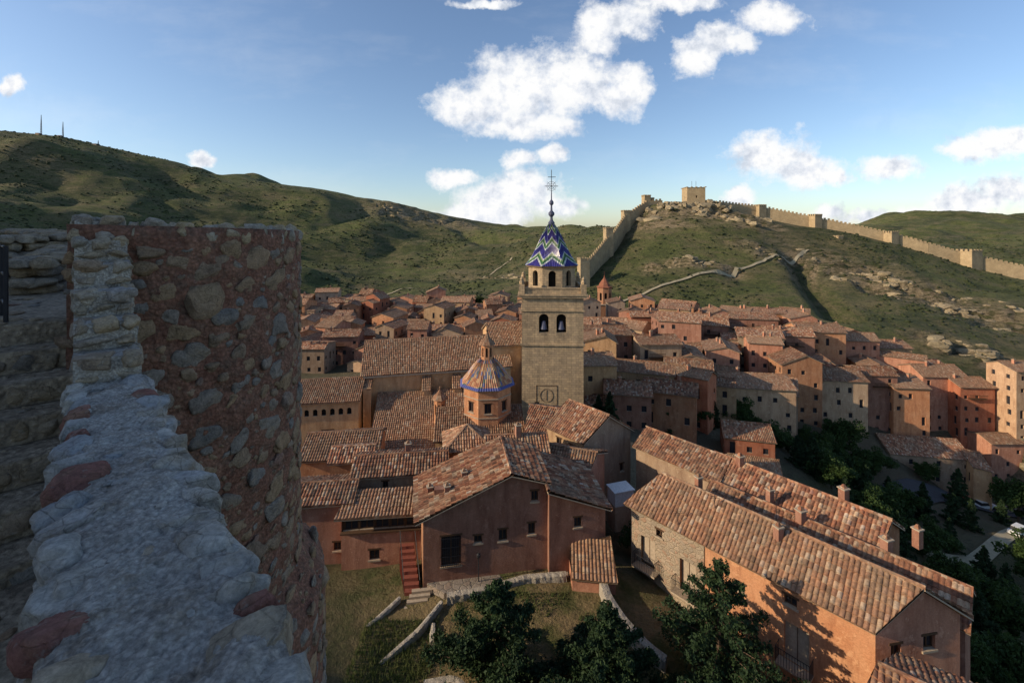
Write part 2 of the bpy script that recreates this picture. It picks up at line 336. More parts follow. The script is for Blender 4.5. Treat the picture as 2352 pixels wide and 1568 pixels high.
def autowin(L,H,r,fh=2.9,dens=.8,w=.85,h=1.15,z=1.2):
    out=[]; nf=max(1,int(H/fh)); n=max(1,int(L/2.5))
    for f in range(nf):
        for i in range(n):
            if r.random()<dens:
                u=(i+.5)*L/n-w/2+r.uniform(-.25,.25); hh=h*r.uniform(.75,1.15)
                if f>0 and r.random()<.16: out.append((u,f*fh+.3+H%fh*.5,w,2.0,'win'))
                else: out.append((u,f*fh+z-.4+H%fh*.5,w,hh,'win'))
    return out
def chimney(mb,x,y,z0,z1,s=.5,k='pink'):
    mb.box(x,y,z0,z1,s,s,.3,k); mb.box(x,y,z1,z1+.08,s*1.25,s*1.25,.3,'trim'); mb.box(x,y,z1+.08,z1+.32,s*.7,s*.7,.3,'roofn',.4)
def house(name,P,zg,ze,zr,wk='tan',fr=.5,ze2=None,lvl=0,wins='auto',oh=.4,chim=0,seed=0,mb=None,gk=None,dens=.8):
    own=mb is None
    if own: mb=MB()
    r=random.Random(seed*31+5); ze2=ze if ze2 is None else ze2
    p=[Vector((q[0],q[1],0)) for q in P]
    tops=[ze,min(ze,ze2),ze2,min(ze,ze2)]
    for i in range(4):
        a,b=p[i],p[(i+1)%4]; L=(b-a).length
        ops=(autowin(L,tops[i]-zg,r,dens=dens) if wins=='auto' else (wins or {}).get(i,[]))
        wall(mb,a,b,zg,tops[i],ops,(gk if gk and i in(1,3) else wk),frame=lvl>0 or wins!='auto')
    rB=p[1].lerp(p[2],fr); rA=p[0].lerp(p[3],fr); z=lambda v,h:Vector((v.x,v.y,h))
    mn=min(ze,ze2)
    mb.poly([q for q in[z(p[1],mn),z(p[2],mn),z(p[2],ze2) if ze2>mn else None,z(rB,zr),z(p[1],ze) if ze>mn else None] if q],gk or wk)
    mb.poly([q for q in[z(p[3],mn),z(p[0],mn),z(p[0],ze) if ze>mn else None,z(rA,zr),z(p[3],ze2) if ze2>mn else None] if q],gk or wk)
    ax=(z(rB,0)-z(rA,0)).normalized()*oh*.6
    for ea,eb,ra,rb,zz in((p[0],p[1],rA,rB,ze),(p[2],p[3],rB,rA,ze2)):
        A=z(ea,zz);B=z(eb,zz);C=z(rb,zr);D=z(ra,zr)
        if (A-D).length<.3: continue
        A2=A+(A-D).normalized()*oh;B2=B+(B-C).normalized()*oh
        s=1 if ea is p[0] else -1
        up=Vector((0,0,.15))
        roofplane(mb,A2-ax*s+up,B2+ax*s+up,D-ax*s+up,C+ax*s+up,lvl)
    a=z(rA,zr+.2)-ax;b=z(rB,zr+.2)+ax
    mb.rod(a,b,.13,'roofn' if lvl else 'rooff',6)
    for i in range(chim):
        t=r.uniform(.15,.85); s=r.uniform(.1,.9)
        q=rA.lerp(rB,t).lerp((p[0] if s<.5 else p[3]).lerp(p[1] if s<.5 else p[2],t),abs(s-.5))
        zz=zr-(zr-(ze if s<.5 else ze2))*abs(s-.5)
        chimney(mb,q.x,q.y,zz-.2,zz+r.uniform(.9,1.3))
    return mb.build(name) if own else mb

# ------------------------------------------------------------ terrain
C=[]
def c(px,py,Y): C.append(pt(px,py,Y))
for q in [(-900,330,380),(-400,270,450),(0,300,520),(140,312,530),(285,345,560),(390,370,580),(500,398,600),(600,414,610),(700,430,620),(800,447,630),(900,464,640),(1060,500,700),(1190,521,780),(1250,520,700),
 (0,400,400),(200,420,420),(0,500,280),(200,520,320),(400,520,380),(600,520,450),(0,600,180),(300,620,220),(500,640,230),(700,600,380),(850,560,470),(1000,545,520),
 (700,690,250),(850,685,240),(950,672,260),(1060,665,265),(1100,600,400),(1180,560,500),(1200,610,340),(1150,650,280),(1250,690,225),
 (1310,508,500),(1380,500,430),(1436,512,350),(1487,472,335),(1530,468,328),(1600,461,330),(1650,468,330),(1700,490,335),(1750,500,335),(1880,518,325),(1970,535,318),(2060,558,310),(2130,580,305),(2225,606,300),(2352,638,290),(2700,700,270),
 (1405,575,300),(1345,655,255),(1500,540,290),(1600,520,290),(1600,600,250),(1500,640,240),(1600,675,222),(1480,700,215),(1400,710,210),(1700,735,192),(1700,640,240),(1780,560,275),(1850,590,268),(1900,690,205),(1990,740,178),
 (2000,650,235),(2100,700,205),(2200,720,200),(2320,740,190),(2100,800,158),(2352,850,150),(2200,840,150),(2600,850,150),
 (700,850,125),(760,815,140),(900,790,150),(1100,740,185),(1200,765,165),(1400,765,165),(1600,770,165),(1400,870,110),(1550,910,100),(1480,1000,78),(1750,960,104),(1880,960,108),(2000,930,118),(2100,900,128),(2250,940,118),(2352,960,116),
 (2000,1130,92),(2150,1095,108),(2300,1080,110),(2352,1040,118),(2200,1300,74),(2352,1250,80),(2100,1250,75),(2400,1500,62),(1900,1130,75),(2700,1200,85)]: c(*q)
C+=[(0,31,-26.3),(5,34,-26.1),(3,36,-26.1),(-5,35,-26.4),(-10,36,-27),(-7,30,-27),(-5,26,-27.3),(1,26,-26.8),(9,33,-26.3),(9,29,-27),(13,27,-28.2),(9,38,-26.8),(18,23,-31),(22,21,-33),
 (8,55,-31),(-10,60,-31),(8,72,-31),(-25,60,-31),(-25,90,-34),(0,95,-34),(15,60,-31),(20,50,-33),(28,38,-37),(34,30,-42),(45,45,-48),(40,20,-46),(30,60,-37),(60,30,-53),(45,60,-45),
 (-15,40,-28),(-22,30,-24),(-25,15,-16),(-5,14,-21),(0,8,-20),(8,10,-22),(15,10,-28),(30,5,-40),(0,-10,-19),(-20,-10,-10),(20,-15,-26),(-60,20,-14),(-70,60,-20),(-60,-60,0),(60,-40,-45),(0,-80,-15),
 (400,450,-20),(260,430,-22),(150,450,-18),(330,520,-25),(700,850,42),(1000,900,36),(800,850,38),(650,870,15),(500,870,8),(1500,900,60),(1200,700,20),(1800,400,20),(100,1000,-40),(-300,1000,30),(-600,900,60),(-900,500,80),(400,1200,-10),(1200,1600,0),(0,1600,-40),(-1200,1500,20),(500,100,-30),(300,60,-50),(300,-50,-50),(-400,0,40),(-300,150,20),(600,250,-30)]
CA=np.array(C); CX,CY,CZ=CA.T; cc=36.0
Am=np.sqrt((CX[:,None]-CX)**2+(CY[:,None]-CY)**2+cc)
n_=len(CX); A=np.zeros((n_+1,n_+1)); A[:n_,:n_]=Am; A[n_,:n_]=1;A[:n_,n_]=1
Wt=np.linalg.lstsq(A,np.append(CZ,0),rcond=None)[0]
def hb(x,y):
    x=np.atleast_1d(x).astype(float);y=np.atleast_1d(y).astype(float); out=np.zeros(len(x))
    for i in range(0,len(x),20000):
        s=slice(i,i+20000)
        out[s]=np.sqrt((x[s,None]-CX)**2+(y[s,None]-CY)**2+cc)@Wt[:n_]+Wt[n_]
    return out
def sst(a,b,x): t=min(1,max(0,(x-a)/(b-a))); return t*t*(3-2*t)
def seg(x,y,ax,ay,bx_,by_,w):
    dx,dy=bx_-ax,by_-ay; t=max(0,min(1,((x-ax)*dx+(y-ay)*dy)/(dx*dx+dy*dy))); d=math.hypot(x-ax-dx*t,y-ay-dy*t); return math.exp(-(d/w)**2)
def rockm(x,y):
    if y<60 or y>800 or x<-260: return 0.0
    r=max(seg(x,y,182,262,222,200,24),seg(x,y,222,200,245,165,26),.9*seg(x,y,150,165,185,150,8),.95*seg(x,y,78,256,122,248,6),.9*seg(x,y,98,312,172,312,13),.85*seg(x,y,-175,610,-70,640,32),.95*seg(x,y,98,112,140,112,7),.75*seg(x,y,135,278,158,262,8),.5*seg(x,y,0,330,-60,420,12))
    return min(1,r*(1-.9*seg(x,y,165,268,135,190,9)))
LR=[(-620,480),(-585,520),(-525,530),(-477,560),(-388,600),(-282,620),(-170,640),(-77,700),(10,780)]
def hn(x,y,zb=None):
    d=math.hypot(x,y); f=sst(150,330,d)
    v=Vector((x,y,3.3))
    wv=v+Vector((noise.noise(v*.01),noise.noise(v*.01+Vector((5,5,5))),0))*22
    keep=(1-.85*seg(x,y,110,328,330,298,30))*(1-.8*seg(x,y,40,260,105,325,14))
    if y>400 and x<60:
        rl=max(seg(x,y,*p,*q,45) for p,q in zip(LR,LR[1:])); keep*=1-.9*rl
    a=noise.fractal(v*.006,1,2,4)*9*f*sst(250,500,d)
    left=1+.7*sst(60,-120,x)
    rg=(1-abs(noise.noise(wv*.0095)*2))*11*f*sst(200,430,d)*left
    rg2=(1-abs(noise.noise(wv*.024)*2))*5.0*f
    b=noise.fractal(v*.035,1,2,5)*(2.0*f+.12)
    rm=rockm(x,y)
    t=0
    if rm>.06:
        if zb is None: zb=float(hb(x,y)[0])
        T=6.5; hh=(zb+noise.noise(v*.03)*9+x*.05)/T; fr=hh-math.floor(hh); T2=2.5; h2=(zb+noise.noise(v*.05)*5)/T2; f2=h2-math.floor(h2)
        t=rm*(T*.95*(sst(.74,.98,fr)-fr+.4)+T2*.55*(sst(.6,.95,f2)-f2)); t+=rm*noise.fractal(v*.13,1,2,4)*2.0
    b-=7*seg(x,y,168,270,136,188,6)
    return (a*.6-rg*.75)*keep-rg2*.5*keep+b*(.4+.6*keep)+t
def Hh(x,y):
    zb=float(hb(x,y)[0]); return zb+hn(x,y,zb)
nx,ny=500,520
t=np.linspace(0,1,ny); Yg=-80+85*(t/.12).clip(0,1)+ 1600*((t-.12).clip(0,1)/.88)**2.2
s=np.linspace(-1,1,nx); s=np.sign(s)*np.abs(s)**1.15
XX=s[None,:]*(90+1.35*np.abs(Yg)[:,None]); YY=np.broadcast_to(Yg[:,None],XX.shape)
xf,yf=XX.ravel(),YY.ravel(); zb_=hb(xf,yf); zf=zb_+np.array([hn(a,b,c_) for a,b,c_ in zip(xf,yf,zb_)])
m_,n2=XX.shape; i,j=np.meshgrid(np.arange(m_-1),np.arange(n2-1),indexing='ij'); a=(i*n2+j).ravel(); q=np.stack([a,a+1,a+n2+1,a+n2],1)
me=bpy.data.meshes.new('terrain'); me.from_pydata(np.stack([xf,yf,zf],1).tolist(),[],q.tolist())
me.polygons.foreach_set('use_smooth',np.ones(len(q),dtype=bool))
at=me.attributes.new('rock','FLOAT','POINT'); at.data.foreach_set('value',np.array([rockm(a,b) for a,b in zip(xf,yf)],dtype=np.float32))
def townm(x,y):
    g=lambda cx,cy,sx,sy:math.exp(-(((x-cx)/sx)**2)**2-(((y-cy)/sy)**2)**2)
    return min(1,g(-5,75,40,32)+g(60,125,60,50)+g(-35,160,50,45)+g(25,35,14,14))
at=me.attributes.new('town','FLOAT','POINT'); at.data.foreach_set('value',np.array([townm(a,b) for a,b in zip(xf,yf)],dtype=np.float32))
def gardm(x,y): return math.exp(-((x-1)/14)**4-((y-29)/10)**4)
at=me.attributes.new('garden','FLOAT','POINT'); at.data.foreach_set('value',np.array([gardm(a,b) for a,b in zip(xf,yf)],dtype=np.float32))
m,nt,b=newmat('hillside_ground'); o=objc(nt)
g1=noi(nt,o,.012,8,.65); g2=noi(nt,vmth(nt,'MULTIPLY',o,(1,1,4.5)),.05,9,.75,.5); g3=noi(nt,vmth(nt,'MULTIPLY',o,(1,1,2)),.7,7,.78)
g4=noi(nt,vmth(nt,'MULTIPLY',o,(1,1,3)),.16,8,.78)
col=mix(nt,ramp(nt,g1,[(.4,0),(.6,1)]),(.062,.075,.027),(.122,.140,.042))
col=mix(nt,ramp(nt,g2,[(.47,0),(.60,.8)]),col,(.18,.15,.078))
col=mix(nt,ramp(nt,g2,[(.34,.75),(.45,0)]),col,(.036,.044,.020))
col=mix(nt,ramp(nt,g4,[(.54,0),(.60,.7)]),col,(.040,.048,.020))
col=mix(nt,ramp(nt,g4,[(.36,.6),(.42,0)]),col,(.24,.20,.12))
col=mix(nt,ramp(nt,g3,[(.52,0),(.60,.85)]),col,(.034,.042,.017))
geo=nd(nt,'ShaderNodeNewGeometry'); sp=nd(nt,'ShaderNodeSeparateXYZ'); lk(nt,geo.outputs['Normal'],sp.inputs[0])
slope=ramp(nt,sp.outputs[2],[(.64,1),(.86,0)])
rk=mth(nt,'ADD',mth(nt,'MULTIPLY',attr(nt,'rock'),.55),mth(nt,'MULTIPLY',mth(nt,'MULTIPLY',slope,mth(nt,'ADD',attr(nt,'rock'),.2)),1.6))
strat=noi(nt,vmth(nt,'MULTIPLY',o,(.5,.8,2.6)),.2,9,.78,.6)
rk=mth(nt,'MULTIPLY',mth(nt,'MULTIPLY',rk,1.5),ramp(nt,strat,[(.42,0),(.50,1)]),clamp=True)
rn=noi(nt,vmth(nt,'MULTIPLY',o,(.5,1,3)),.7,9,.8)
rcol=ramp(nt,rn,[(.36,(.06,.047,.03)),(.47,(.31,.24,.145)),(.64,(.52,.41,.26))])
col=mix(nt,rk,col,rcol)
tw=mth(nt,'MULTIPLY',attr(nt,'town'),ramp(nt,noi(nt,o,.12,5,.6),[(.3,1),(.7,.6)]),clamp=True)
col=mix(nt,tw,col,mix(nt,g3,(.16,.13,.09),(.28,.23,.16)))
gc=mix(nt,ramp(nt,noi(nt,o,.3,6,.7),[(.4,0),(.58,1)]),(.10,.12,.035),(.34,.25,.13))
gc=mix(nt,.6,gc,ramp(nt,noi(nt,o,7,5,.8),[(.3,.45),(.7,1.1)]),'MULTIPLY')
col=mix(nt,attr(nt,'garden'),col,gc)
lk(nt,col,b.inputs['Base Color']); bump(nt,b,mth(nt,'ADD',mth(nt,'ADD',g3,mth(nt,'MULTIPLY',rn,mth(nt,'MULTIPLY',rk,1.5))),mth(nt,'MULTIPLY',mth(nt,'ADD',g2,g4),2)),1.0,1.5)
me.materials.append(m); ter=bpy.data.objects.new('terrain',me); scene.collection.objects.link(ter)

# ------------------------------------------------------------ lumps (stones, rocks, shrubs)
def ico(sub):
    bm=bmesh.new(); bmesh.ops.create_icosphere(bm,subdivisions=sub,radius=1)
    V=np.array([v.co[:] for v in bm.verts]); Fc=np.array([[v.index for v in f.verts] for f in bm.faces]); bm.free(); return V,Fc
ICO={k:ico(k) for k in(1,2,3,4)}
def lumps(name,items,mat,sub=2,ex=.6,rough=.13,smooth=True,facets=0):
    V,Fc=ICO[sub]; S=np.sign(V)*np.abs(V)**ex; S/= (np.linalg.norm(S,axis=1,keepdims=True)**.55)
    Vs=[];Fs=[];R=[]
    for k,(cen,ax,sz,rn) in enumerate(items):
        d=np.ones(len(V))
        for _ in range(5):
            kk=nr.randn(3)*2.2; d+=rough*.6*np.sin(V@kk+nr.rand()*6.3)
        P0=S*d[:,None]
        for _ in range(facets):
            n=nr.randn(3); n/=np.linalg.norm(n); ds=nr.uniform(.66,.92)*(1.0+.12*np.abs(n).sum()-.12)
            P0=P0-np.maximum(0,P0@n-ds)[:,None]*n
        d=np.ones(len(V))
        for _ in range(3):
            kk=nr.randn(3)*8; d+=rough*.14*np.sin(V@kk+nr.rand()*6.3)
        if sub>=4:
            for _ in range(4):
                kk=nr.randn(3)*19; d+=rough*.05*np.sin(V@kk+nr.rand()*6.3)
        P=(P0*d[:,None]*np.array(sz))@np.array(ax)+np.array(cen)
        Vs.append(P);Fs.append(Fc+k*len(V));R.append(np.full(len(V),rn))
    me=bpy.data.meshes.new(name); me.from_pydata(np.concatenate(Vs).tolist(),[],np.concatenate(Fs).tolist())
    at=me.attributes.new('rnd','FLOAT','POINT'); at.data.foreach_set('value',np.concatenate(R).astype(np.float32))
    if smooth: me.polygons.foreach_set('use_smooth',np.ones(len(me.polygons),dtype=bool))
    me.materials.append(M[mat]); o=bpy.data.objects.new(name,me); scene.collection.objects.link(o); return o
def rotz(a): return [(math.cos(a),math.sin(a),0),(-math.sin(a),math.cos(a),0),(0,0,1)]
it=[]
while len(it)<8500:
    Y=nr.uniform(170,600); X=Y*nr.uniform(-1.25,1.3)
    if Y<225 and X<40: continue
    if noise.noise(Vector((X*.02,Y*.02,9)))<nr.uniform(-.3,.5): continue
    z=Hh(X,Y); s=nr.uniform(.25,.85)*(.65+Y/550); it.append(((X,Y,z+s*.2),rotz(nr.rand()*6),(s*1.3,s,s*.7),nr.rand()))
lumps('hillside_shrubs',it,'shrub',1,1,.3)
it=[]; tries=0
while len(it)<520 and tries<300000:
    tries+=1
    Y=nr.uniform(95,680); X=Y*nr.uniform(-.4,1.3); rm=rockm(X,Y)
    if rm<.35 or nr.rand()>rm**3*(1 if Y<340 else .2): continue
    if noise.noise(Vector((X*.06,Y*.06,4)))<nr.uniform(-.1,.3): continue
    z=Hh(X,Y); s=nr.uniform(.4,1.0)**2*2.0*(1 if Y<300 else 1.8); a=-.6+nr.randn()*.3
    it.append(((X,Y,z-s*.25),rotz(a),(s*1.6,s*.85,s*.8),nr.rand()))
lumps('rock_outcrops',it,'rock',2,.6,.25,False,7)

# ------------------------------------------------------------ trees
def leafmesh(mb,cen,size,k):
    n=len(cen); a=nr.randn(n,3);a/=np.linalg.norm(a,axis=1,keepdims=True); b=np.cross(a,nr.randn(n,3)); b/=np.linalg.norm(b,axis=1,keepdims=True)
    s=size*(.6+.8*nr.rand(n,1)); P=np.stack([cen-a*s,cen-b*s*.5,cen+a*s,cen+b*s*.5],1).reshape(-1,3)
    base=mb.n; mb.V+=list(map(tuple,P.tolist())); mb.n+=4*n
    mb.Fc+=list(map(tuple,(np.arange(4*n).reshape(-1,4)+base).tolist())); mb.UV+=[(0,0)]*(4*n); mb.Mi+=[mb.mi(k)]*n
def conifer_mesh(h,r,n,size,seed,k='conif'):
    global nr; nr=np.random.RandomState(seed); mb=MB(); mb.rod((0,0,-1),(0,0,h*.98),.03*h,'bark',7,.01)
    L=[]; nb=int(58*h/7); per=n//nb
    for i in range(nb):
        t=(i+nr.rand())/nb; az=i*2.4+nr.rand(); z=h*(.04+.93*t); ln=r*(1-t)**.82*nr.uniform(.6,1.15)+.10
        d=np.array([math.cos(az),math.sin(az),0]); rise=ln*nr.uniform(.02,.25); tip=np.array([0,0,z])+d*ln+np.array([0,0,rise])
        mb.rod((0,0,z),tuple(tip),.045,'bark',3,.01)
        m=max(24,int(per*(ln/r)*1.8)); s=nr.rand(m)**.7; w=.06+.38*s*(1-s*.85)*ln*.5
        side=np.array([-d[1],d[0],0]); P=np.array([0,0,z])+d*ln*s[:,None]+side*(nr.randn(m)*w)[:,None]
        P[:,2]+= rise*s+nr.randn(m)*.06*(h/7) -.3*(np.abs(nr.randn(m))*.3)
        L.append(P)
    leafmesh(mb,np.concatenate(L),size,k); return mb
def broad_mesh(h,r,n,size,seed,k='leaf'):
    global nr; nr=np.random.RandomState(seed); mb=MB(); mb.rod((0,0,-1),(0,0,h*.5),.035*h,'bark',7,.02*h); L=[]
    nc=34
    for i in range(nc):
        v=nr.randn(3);v/=np.linalg.norm(v); rad=nr.uniform(.35,1.0); cpos=np.array([v[0]*r*rad,v[1]*r*rad,h*.6+v[2]*h*.38*rad])
        mb.rod((0,0,h*.35),tuple(cpos),.03*h*.3,'bark',3,.01)
        q=nr.randn(n//nc,3);q/=np.linalg.norm(q,axis=1,keepdims=True); cr=r*nr.uniform(.18,.4)
        L.append(cpos+q*cr*(.5+.6*nr.rand(n//nc,1))*np.array([1,1,.75]))
    leafmesh(mb,np.concatenate(L),size,k); return mb
def place(src,name,x,y,z,sc,rz=0):
    o=bpy.data.objects.new(name,src.data); o.location=(x,y,z); o.scale=(sc,sc,sc*rng.uniform(.9,1.15)); o.rotation_euler=(0,0,rz); scene.collection.objects.link(o); return o
for (x,y,z,h,r,sd) in [(-.9,27.0,-27.3,6.9,4.7,1),(5.4,25.6,-27.4,6.8,4.0,2),(12.0,26.4,-28.8,10.2,5.9,3),(2.4,23.4,-27.8,5.0,4.2,14),(8.8,23.1,-28.8,6.2,4.4,15)]:
    o=conifer_mesh(h,r,44000,.10,sd).build('conifer_tree'); o.location=(x,y,z)
cs=conifer_mesh(8,2.6,6500,.22,5).build('conifer_tree'); cs.location=(*(pt(2200,1150,92)[:2]),Hh(*pt(2200,1150,92)[:2]))
bs=broad_mesh(8,3.8,7500,.24,6).build('deciduous_tree'); x,y,_=pt(1940,980,100); bs.location=(x,y,Hh(x,y))
nr=np.random.RandomState(11)
for px,Y,sc,k in [(1700,92,.8,'b'),(1735,90,.7,'b'),(1665,93,.8,'b'),(1900,90,.8,'c'),(1865,92,.9,'c'),(1960,92,.8,'b'),(1540,82,.9,'c'),(1570,84,.8,'c'),(1520,84,.8,'c'),(1400,75,.8,'c'),(1375,76,.7,'c'),
    (1830,82,.9,'c'),(1870,80,.9,'c'),(1910,78,.8,'b'),(1950,82,.9,'c'),(1990,80,.9,'c'),(2120,86,.8,'c'),(2150,74,.8,'b'),(2190,86,.9,'c'),(2260,70,.9,'c'),(2330,62,.8,'b'),(2250,58,.9,'c'),
    (2200,64,.8,'b'),(2060,68,.8,'c'),(2340,92,1.0,'b'),(2375,72,1.0,'b'),(2040,92,.7,'c'),(2160,60,.8,'c'),(2290,55,.8,'c'),(2340,50,.9,'b'),(2230,50,.7,'b'),(2000,70,.8,'b'),(1940,70,.8,'c'),
    (2090,76,.8,'c'),(2120,72,.7,'b'),(2180,78,.8,'c'),(2230,84,.7,'c'),(2080,86,.7,'b'),(2310,68,.8,'c'),(2280,62,.8,'b'),(2300,88,.7,'c'),
    (1880,96,.8,'b'),(1920,97,.7,'b'),(1840,88,.8,'c'),(1810,90,.7,'b'),(1985,96,.8,'b'),(1900,85,.9,'b'),(1640,88,.7,'c'),(1600,86,.7,'b'),(1780,86,.8,'b'),(2030,80,.8,'b'),(1930,88,.8,'c'),(2130,100,.6,'b'),
    (1100,205,.8,'b'),(1130,207,.9,'b'),(1160,205,.7,'b'),(1075,210,.6,'b'),(760,150,.7,'b'),(1640,96,.7,'b'),(2020,98,.7,'b'),(1850,98,.7,'b'),
    (1480,38.2,.42,'b')]:
    x=(px-1176)/F*Y; place(bs if k=='b' else cs,'deciduous_tree' if k=='b' else 'conifer_tree',x,Y,Hh(x,Y)-.3,sc*rng.uniform(.85,1.1),rng.random()*6)

# ------------------------------------------------------------ bell tower
mb=MB(); cx,cy,hw=6.5,75.0,4.75; rot=-.05
def rp(x,y): return (cx+x*math.cos(rot)-y*math.sin(rot),cy+x*math.sin(rot)+y*math.cos(rot))
cor=[rp(-hw,-hw),rp(hw,-hw),rp(hw,hw),rp(-hw,hw)]
for i in range(4):
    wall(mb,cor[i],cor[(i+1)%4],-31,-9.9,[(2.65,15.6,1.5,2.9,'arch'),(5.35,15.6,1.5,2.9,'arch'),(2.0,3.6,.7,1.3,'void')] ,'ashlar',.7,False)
for z,e,hh in((-17.4,.22,.3),(-12.1,.2,.25),(-10.0,.45,.35),(-9.65,.62,.25)): mb.box(cx,cy,z,z+hh,2*hw+2*e,2*hw+2*e,rot,'ashlar')
mb.box(cx,cy,-9.4,-9.3,2*hw,2*hw,rot,'trim')
for i in range(4):
    a=Vector(cor[i]);b_=Vector(cor[(i+1)%4]); mb.box(*a,-9.4,-7.9,.85,.85,rot,'ashlar'); mb.lathe(a.x,a.y,[(.34,-7.9),(.42,-7.6),(.25,-7.3),(.3,-7.1),(0,-6.7)],'ashlar',8)
    mid=(a+b_)/2; L=(b_-a).length-.9; ang=math.atan2((b_-a).y,(b_-a).x)
    mb.box(mid.x,mid.y,-8.65,-8.45,L,.35,ang,'ashlar'); mb.box(mid.x,mid.y,-9.4,-8.65,L,.16,ang,'ashlar')
R8=4.05
oc=[(cx+R8*math.cos(math.pi/8+i*math.pi/4+rot),cy+R8*math.sin(math.pi/8+i*math.pi/4+rot)) for i in range(8)]
for i in range(8):
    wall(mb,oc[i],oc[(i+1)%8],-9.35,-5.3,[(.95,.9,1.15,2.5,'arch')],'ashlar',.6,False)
mb.lathe(cx,cy,[(R8+.02,-9.0),(R8+.15,-9.0),(R8+.15,-8.8),(R8+.02,-8.8)],'trim',8,math.pi/8+rot)
mb.lathe(cx,cy,[(R8,-5.6),(R8+.25,-5.45),(R8+.45,-5.25),(R8+.2,-5.15)],'ashlar',8,math.pi/8+rot)
def tiled_spire(mb,cx,cy,rot,prof,k,nn,vfun):
    for (r0,z0),(r1,z1) in zip(prof,prof[1:]):
        for i in range(8):
            A0=math.pi/8+i*math.pi/4+rot; c0,s0,c1_,s1_=math.cos(A0),math.sin(A0),math.cos(A0+math.pi/4),math.sin(A0+math.pi/4)
            nx_,ny_=math.cos(A0+math.pi/8),math.sin(A0+math.pi/8)
            def pp(r,f,z,k_): return (cx+r*((1-f)*c0+f*c1_)+nx_*k_,cy+r*((1-f)*s0+f*s1_)+ny_*k_,z)
            for s_ in range(nn):
                f0,f1=s_/nn,(s_+1)/nn;fm=(f0+f1)/2
                for g0,g1,k0,k1 in((f0,fm,0,.08),(fm,f1,.08,0)):
                    mb.poly([pp(r0,g0,z0,k0),pp(r0,g1,z0,k1),pp(r1,g1,z1,k1),pp(r1,g0,z1,k0)],k,[(g0,vfun(z0)),(g1,vfun(z0)),(g1,vfun(z1)),(g0,vfun(z1))])
tiled_spire(mb,cx,cy,rot,[(4.55,-5.2),(4.0,-4.6),(3.35,-3.7),(2.65,-2.4),(1.95,-1.0),(1.2,.5),(.45,1.5)],'glazed',12,lambda z:z/3+2)
mb.lathe(cx,cy,[(.5,1.4),(.55,1.7),(.25,2.1),(.2,2.6),(.5,3.0),(.5,3.3),(.18,3.7),(.14,4.5),(.36,4.8),(.36,5.1),(.1,5.5),(.07,7)],'lead',10)
mb.rod((cx,cy,6.5),(cx,cy,10.4),.055,'iron'); mb.rod((cx-1.1,cy,7.7),(cx+1.1,cy,7.7),.05,'iron')
for rr in(.45,.75):
    for i in range(16):
        a0=i*math.pi/8;a1=a0+math.pi/8
        mb.rod((cx+rr*math.cos(a0),cy,7.7+rr*math.sin(a0)),(cx+rr*math.cos(a1),cy,7.7+rr*math.sin(a1)),.035,'iron',4)
for a_ in(.785,2.356,3.927,5.498): mb.rod((cx,cy,7.7),(cx+1.0*math.cos(a_),cy,7.7+1.0*math.sin(a_)),.03,'iron',4)
mb.rod((cx-.6,cy,9.2),(cx+.7,cy,9.2),.05,'iron')
for (u,z,w,h) in((-.9,-23.6,3.2,.06),(-.9,-26.6,3.2,.06),(-2.5,-26.6,.06,3.1),(.7,-26.6,.06,3.1),(-.9,-25.9,.05,1.6)):
    q=rp(u,-hw-.02); mb.box(q[0],q[1],z,z+h,w,.06,rot,'wood')
for i in range(20):
    a0=i*math.pi/10;a1=a0+math.pi/10; f=lambda a:(*rp(-.9+1.0*math.cos(a),-hw-.03),-25.1+1.0*math.sin(a)); mb.rod(f(a0),f(a1),.03,'wood',4)
for u in(-1.35,1.35):
    q=rp(u,-hw+.45); mb.lathe(q[0],q[1],[(.55,-14.9),(.45,-14.5),(.34,-14.0),(.28,-13.7),(0,-13.6)],'lead',10)
mb.build('cathedral_bell_tower')

# ------------------------------------------------------------ cathedral
mb=MB()
N0,N1,N2,N3=(-21.8,66.2),(-.2,71),(-2.4,81.6),(-24,76.9)
house('x',[N0,N1,N2,N3],-31,-20.7,-17.1,'ochre',lvl=2,wins={0:[(4,6,.6,1.2,'arch'),(14.5,6.2,1.2,1.2,'arch')]},mb=mb)
house('x',[(-3.2,72),(4,73.5),(2,86),(-5.4,84.5)],-31,-17.9,-15.6,'ochre',lvl=2,wins=None,mb=mb)
mid=((N0[0]+N1[0])/2,(N0[1]+N1[1])/2); mb.box(mid[0]+.03,mid[1]-.12,-21.1,-20.85,21.8,.3,math.atan2(4.8,21.6),'trim')
def lean(e0,e1,r0,r1,wk='ochre',zb=-31,ops=[]):
    roofplane(mb,e0,e1,r0,r1,2)
    wall(mb,(e0[0]+.1,e0[1]+.35),(e1[0]-.1,e1[1]+.35),zb,e0[2]-.12,ops,wk)
    for a,b_ in((e0,r0),(e1,r1)):
        q=[(a[0],a[1]+.35,zb),(b_[0],b_[1],zb),(b_[0],b_[1],b_[2]-.12),(a[0],a[1]+.35,a[2]-.12)]
        mb.poly(q if a is e1 else q[::-1],wk)
lean((-17.0,53.0,-27.0),(-5.5,54.6,-27.0),(-19.6,66.5,-23.4),(-5.5,68.8,-23.4))
for u in(.04,.42,.62):
    x=N0[0]+(N1[0]-N0[0])*u;y=N0[1]+(N1[1]-N0[1])*u
    mb.box(x+.2,y-1.0,-31,-22.9 if u>.1 else -22,1.1,2.0,.22,'ochre')
    roofplane(mb,(x-.4,y-2.1,-23.0 if u>.1 else -22.2),(x+.95,y-1.9,-23.0 if u>.1 else -22.2),(x-.7,y+.0,-21.3),(x+.6,y+.3,-21.3),2)
mb.build('cathedral_nave')
mb=MB(); ux,uy=-3.2,58.5
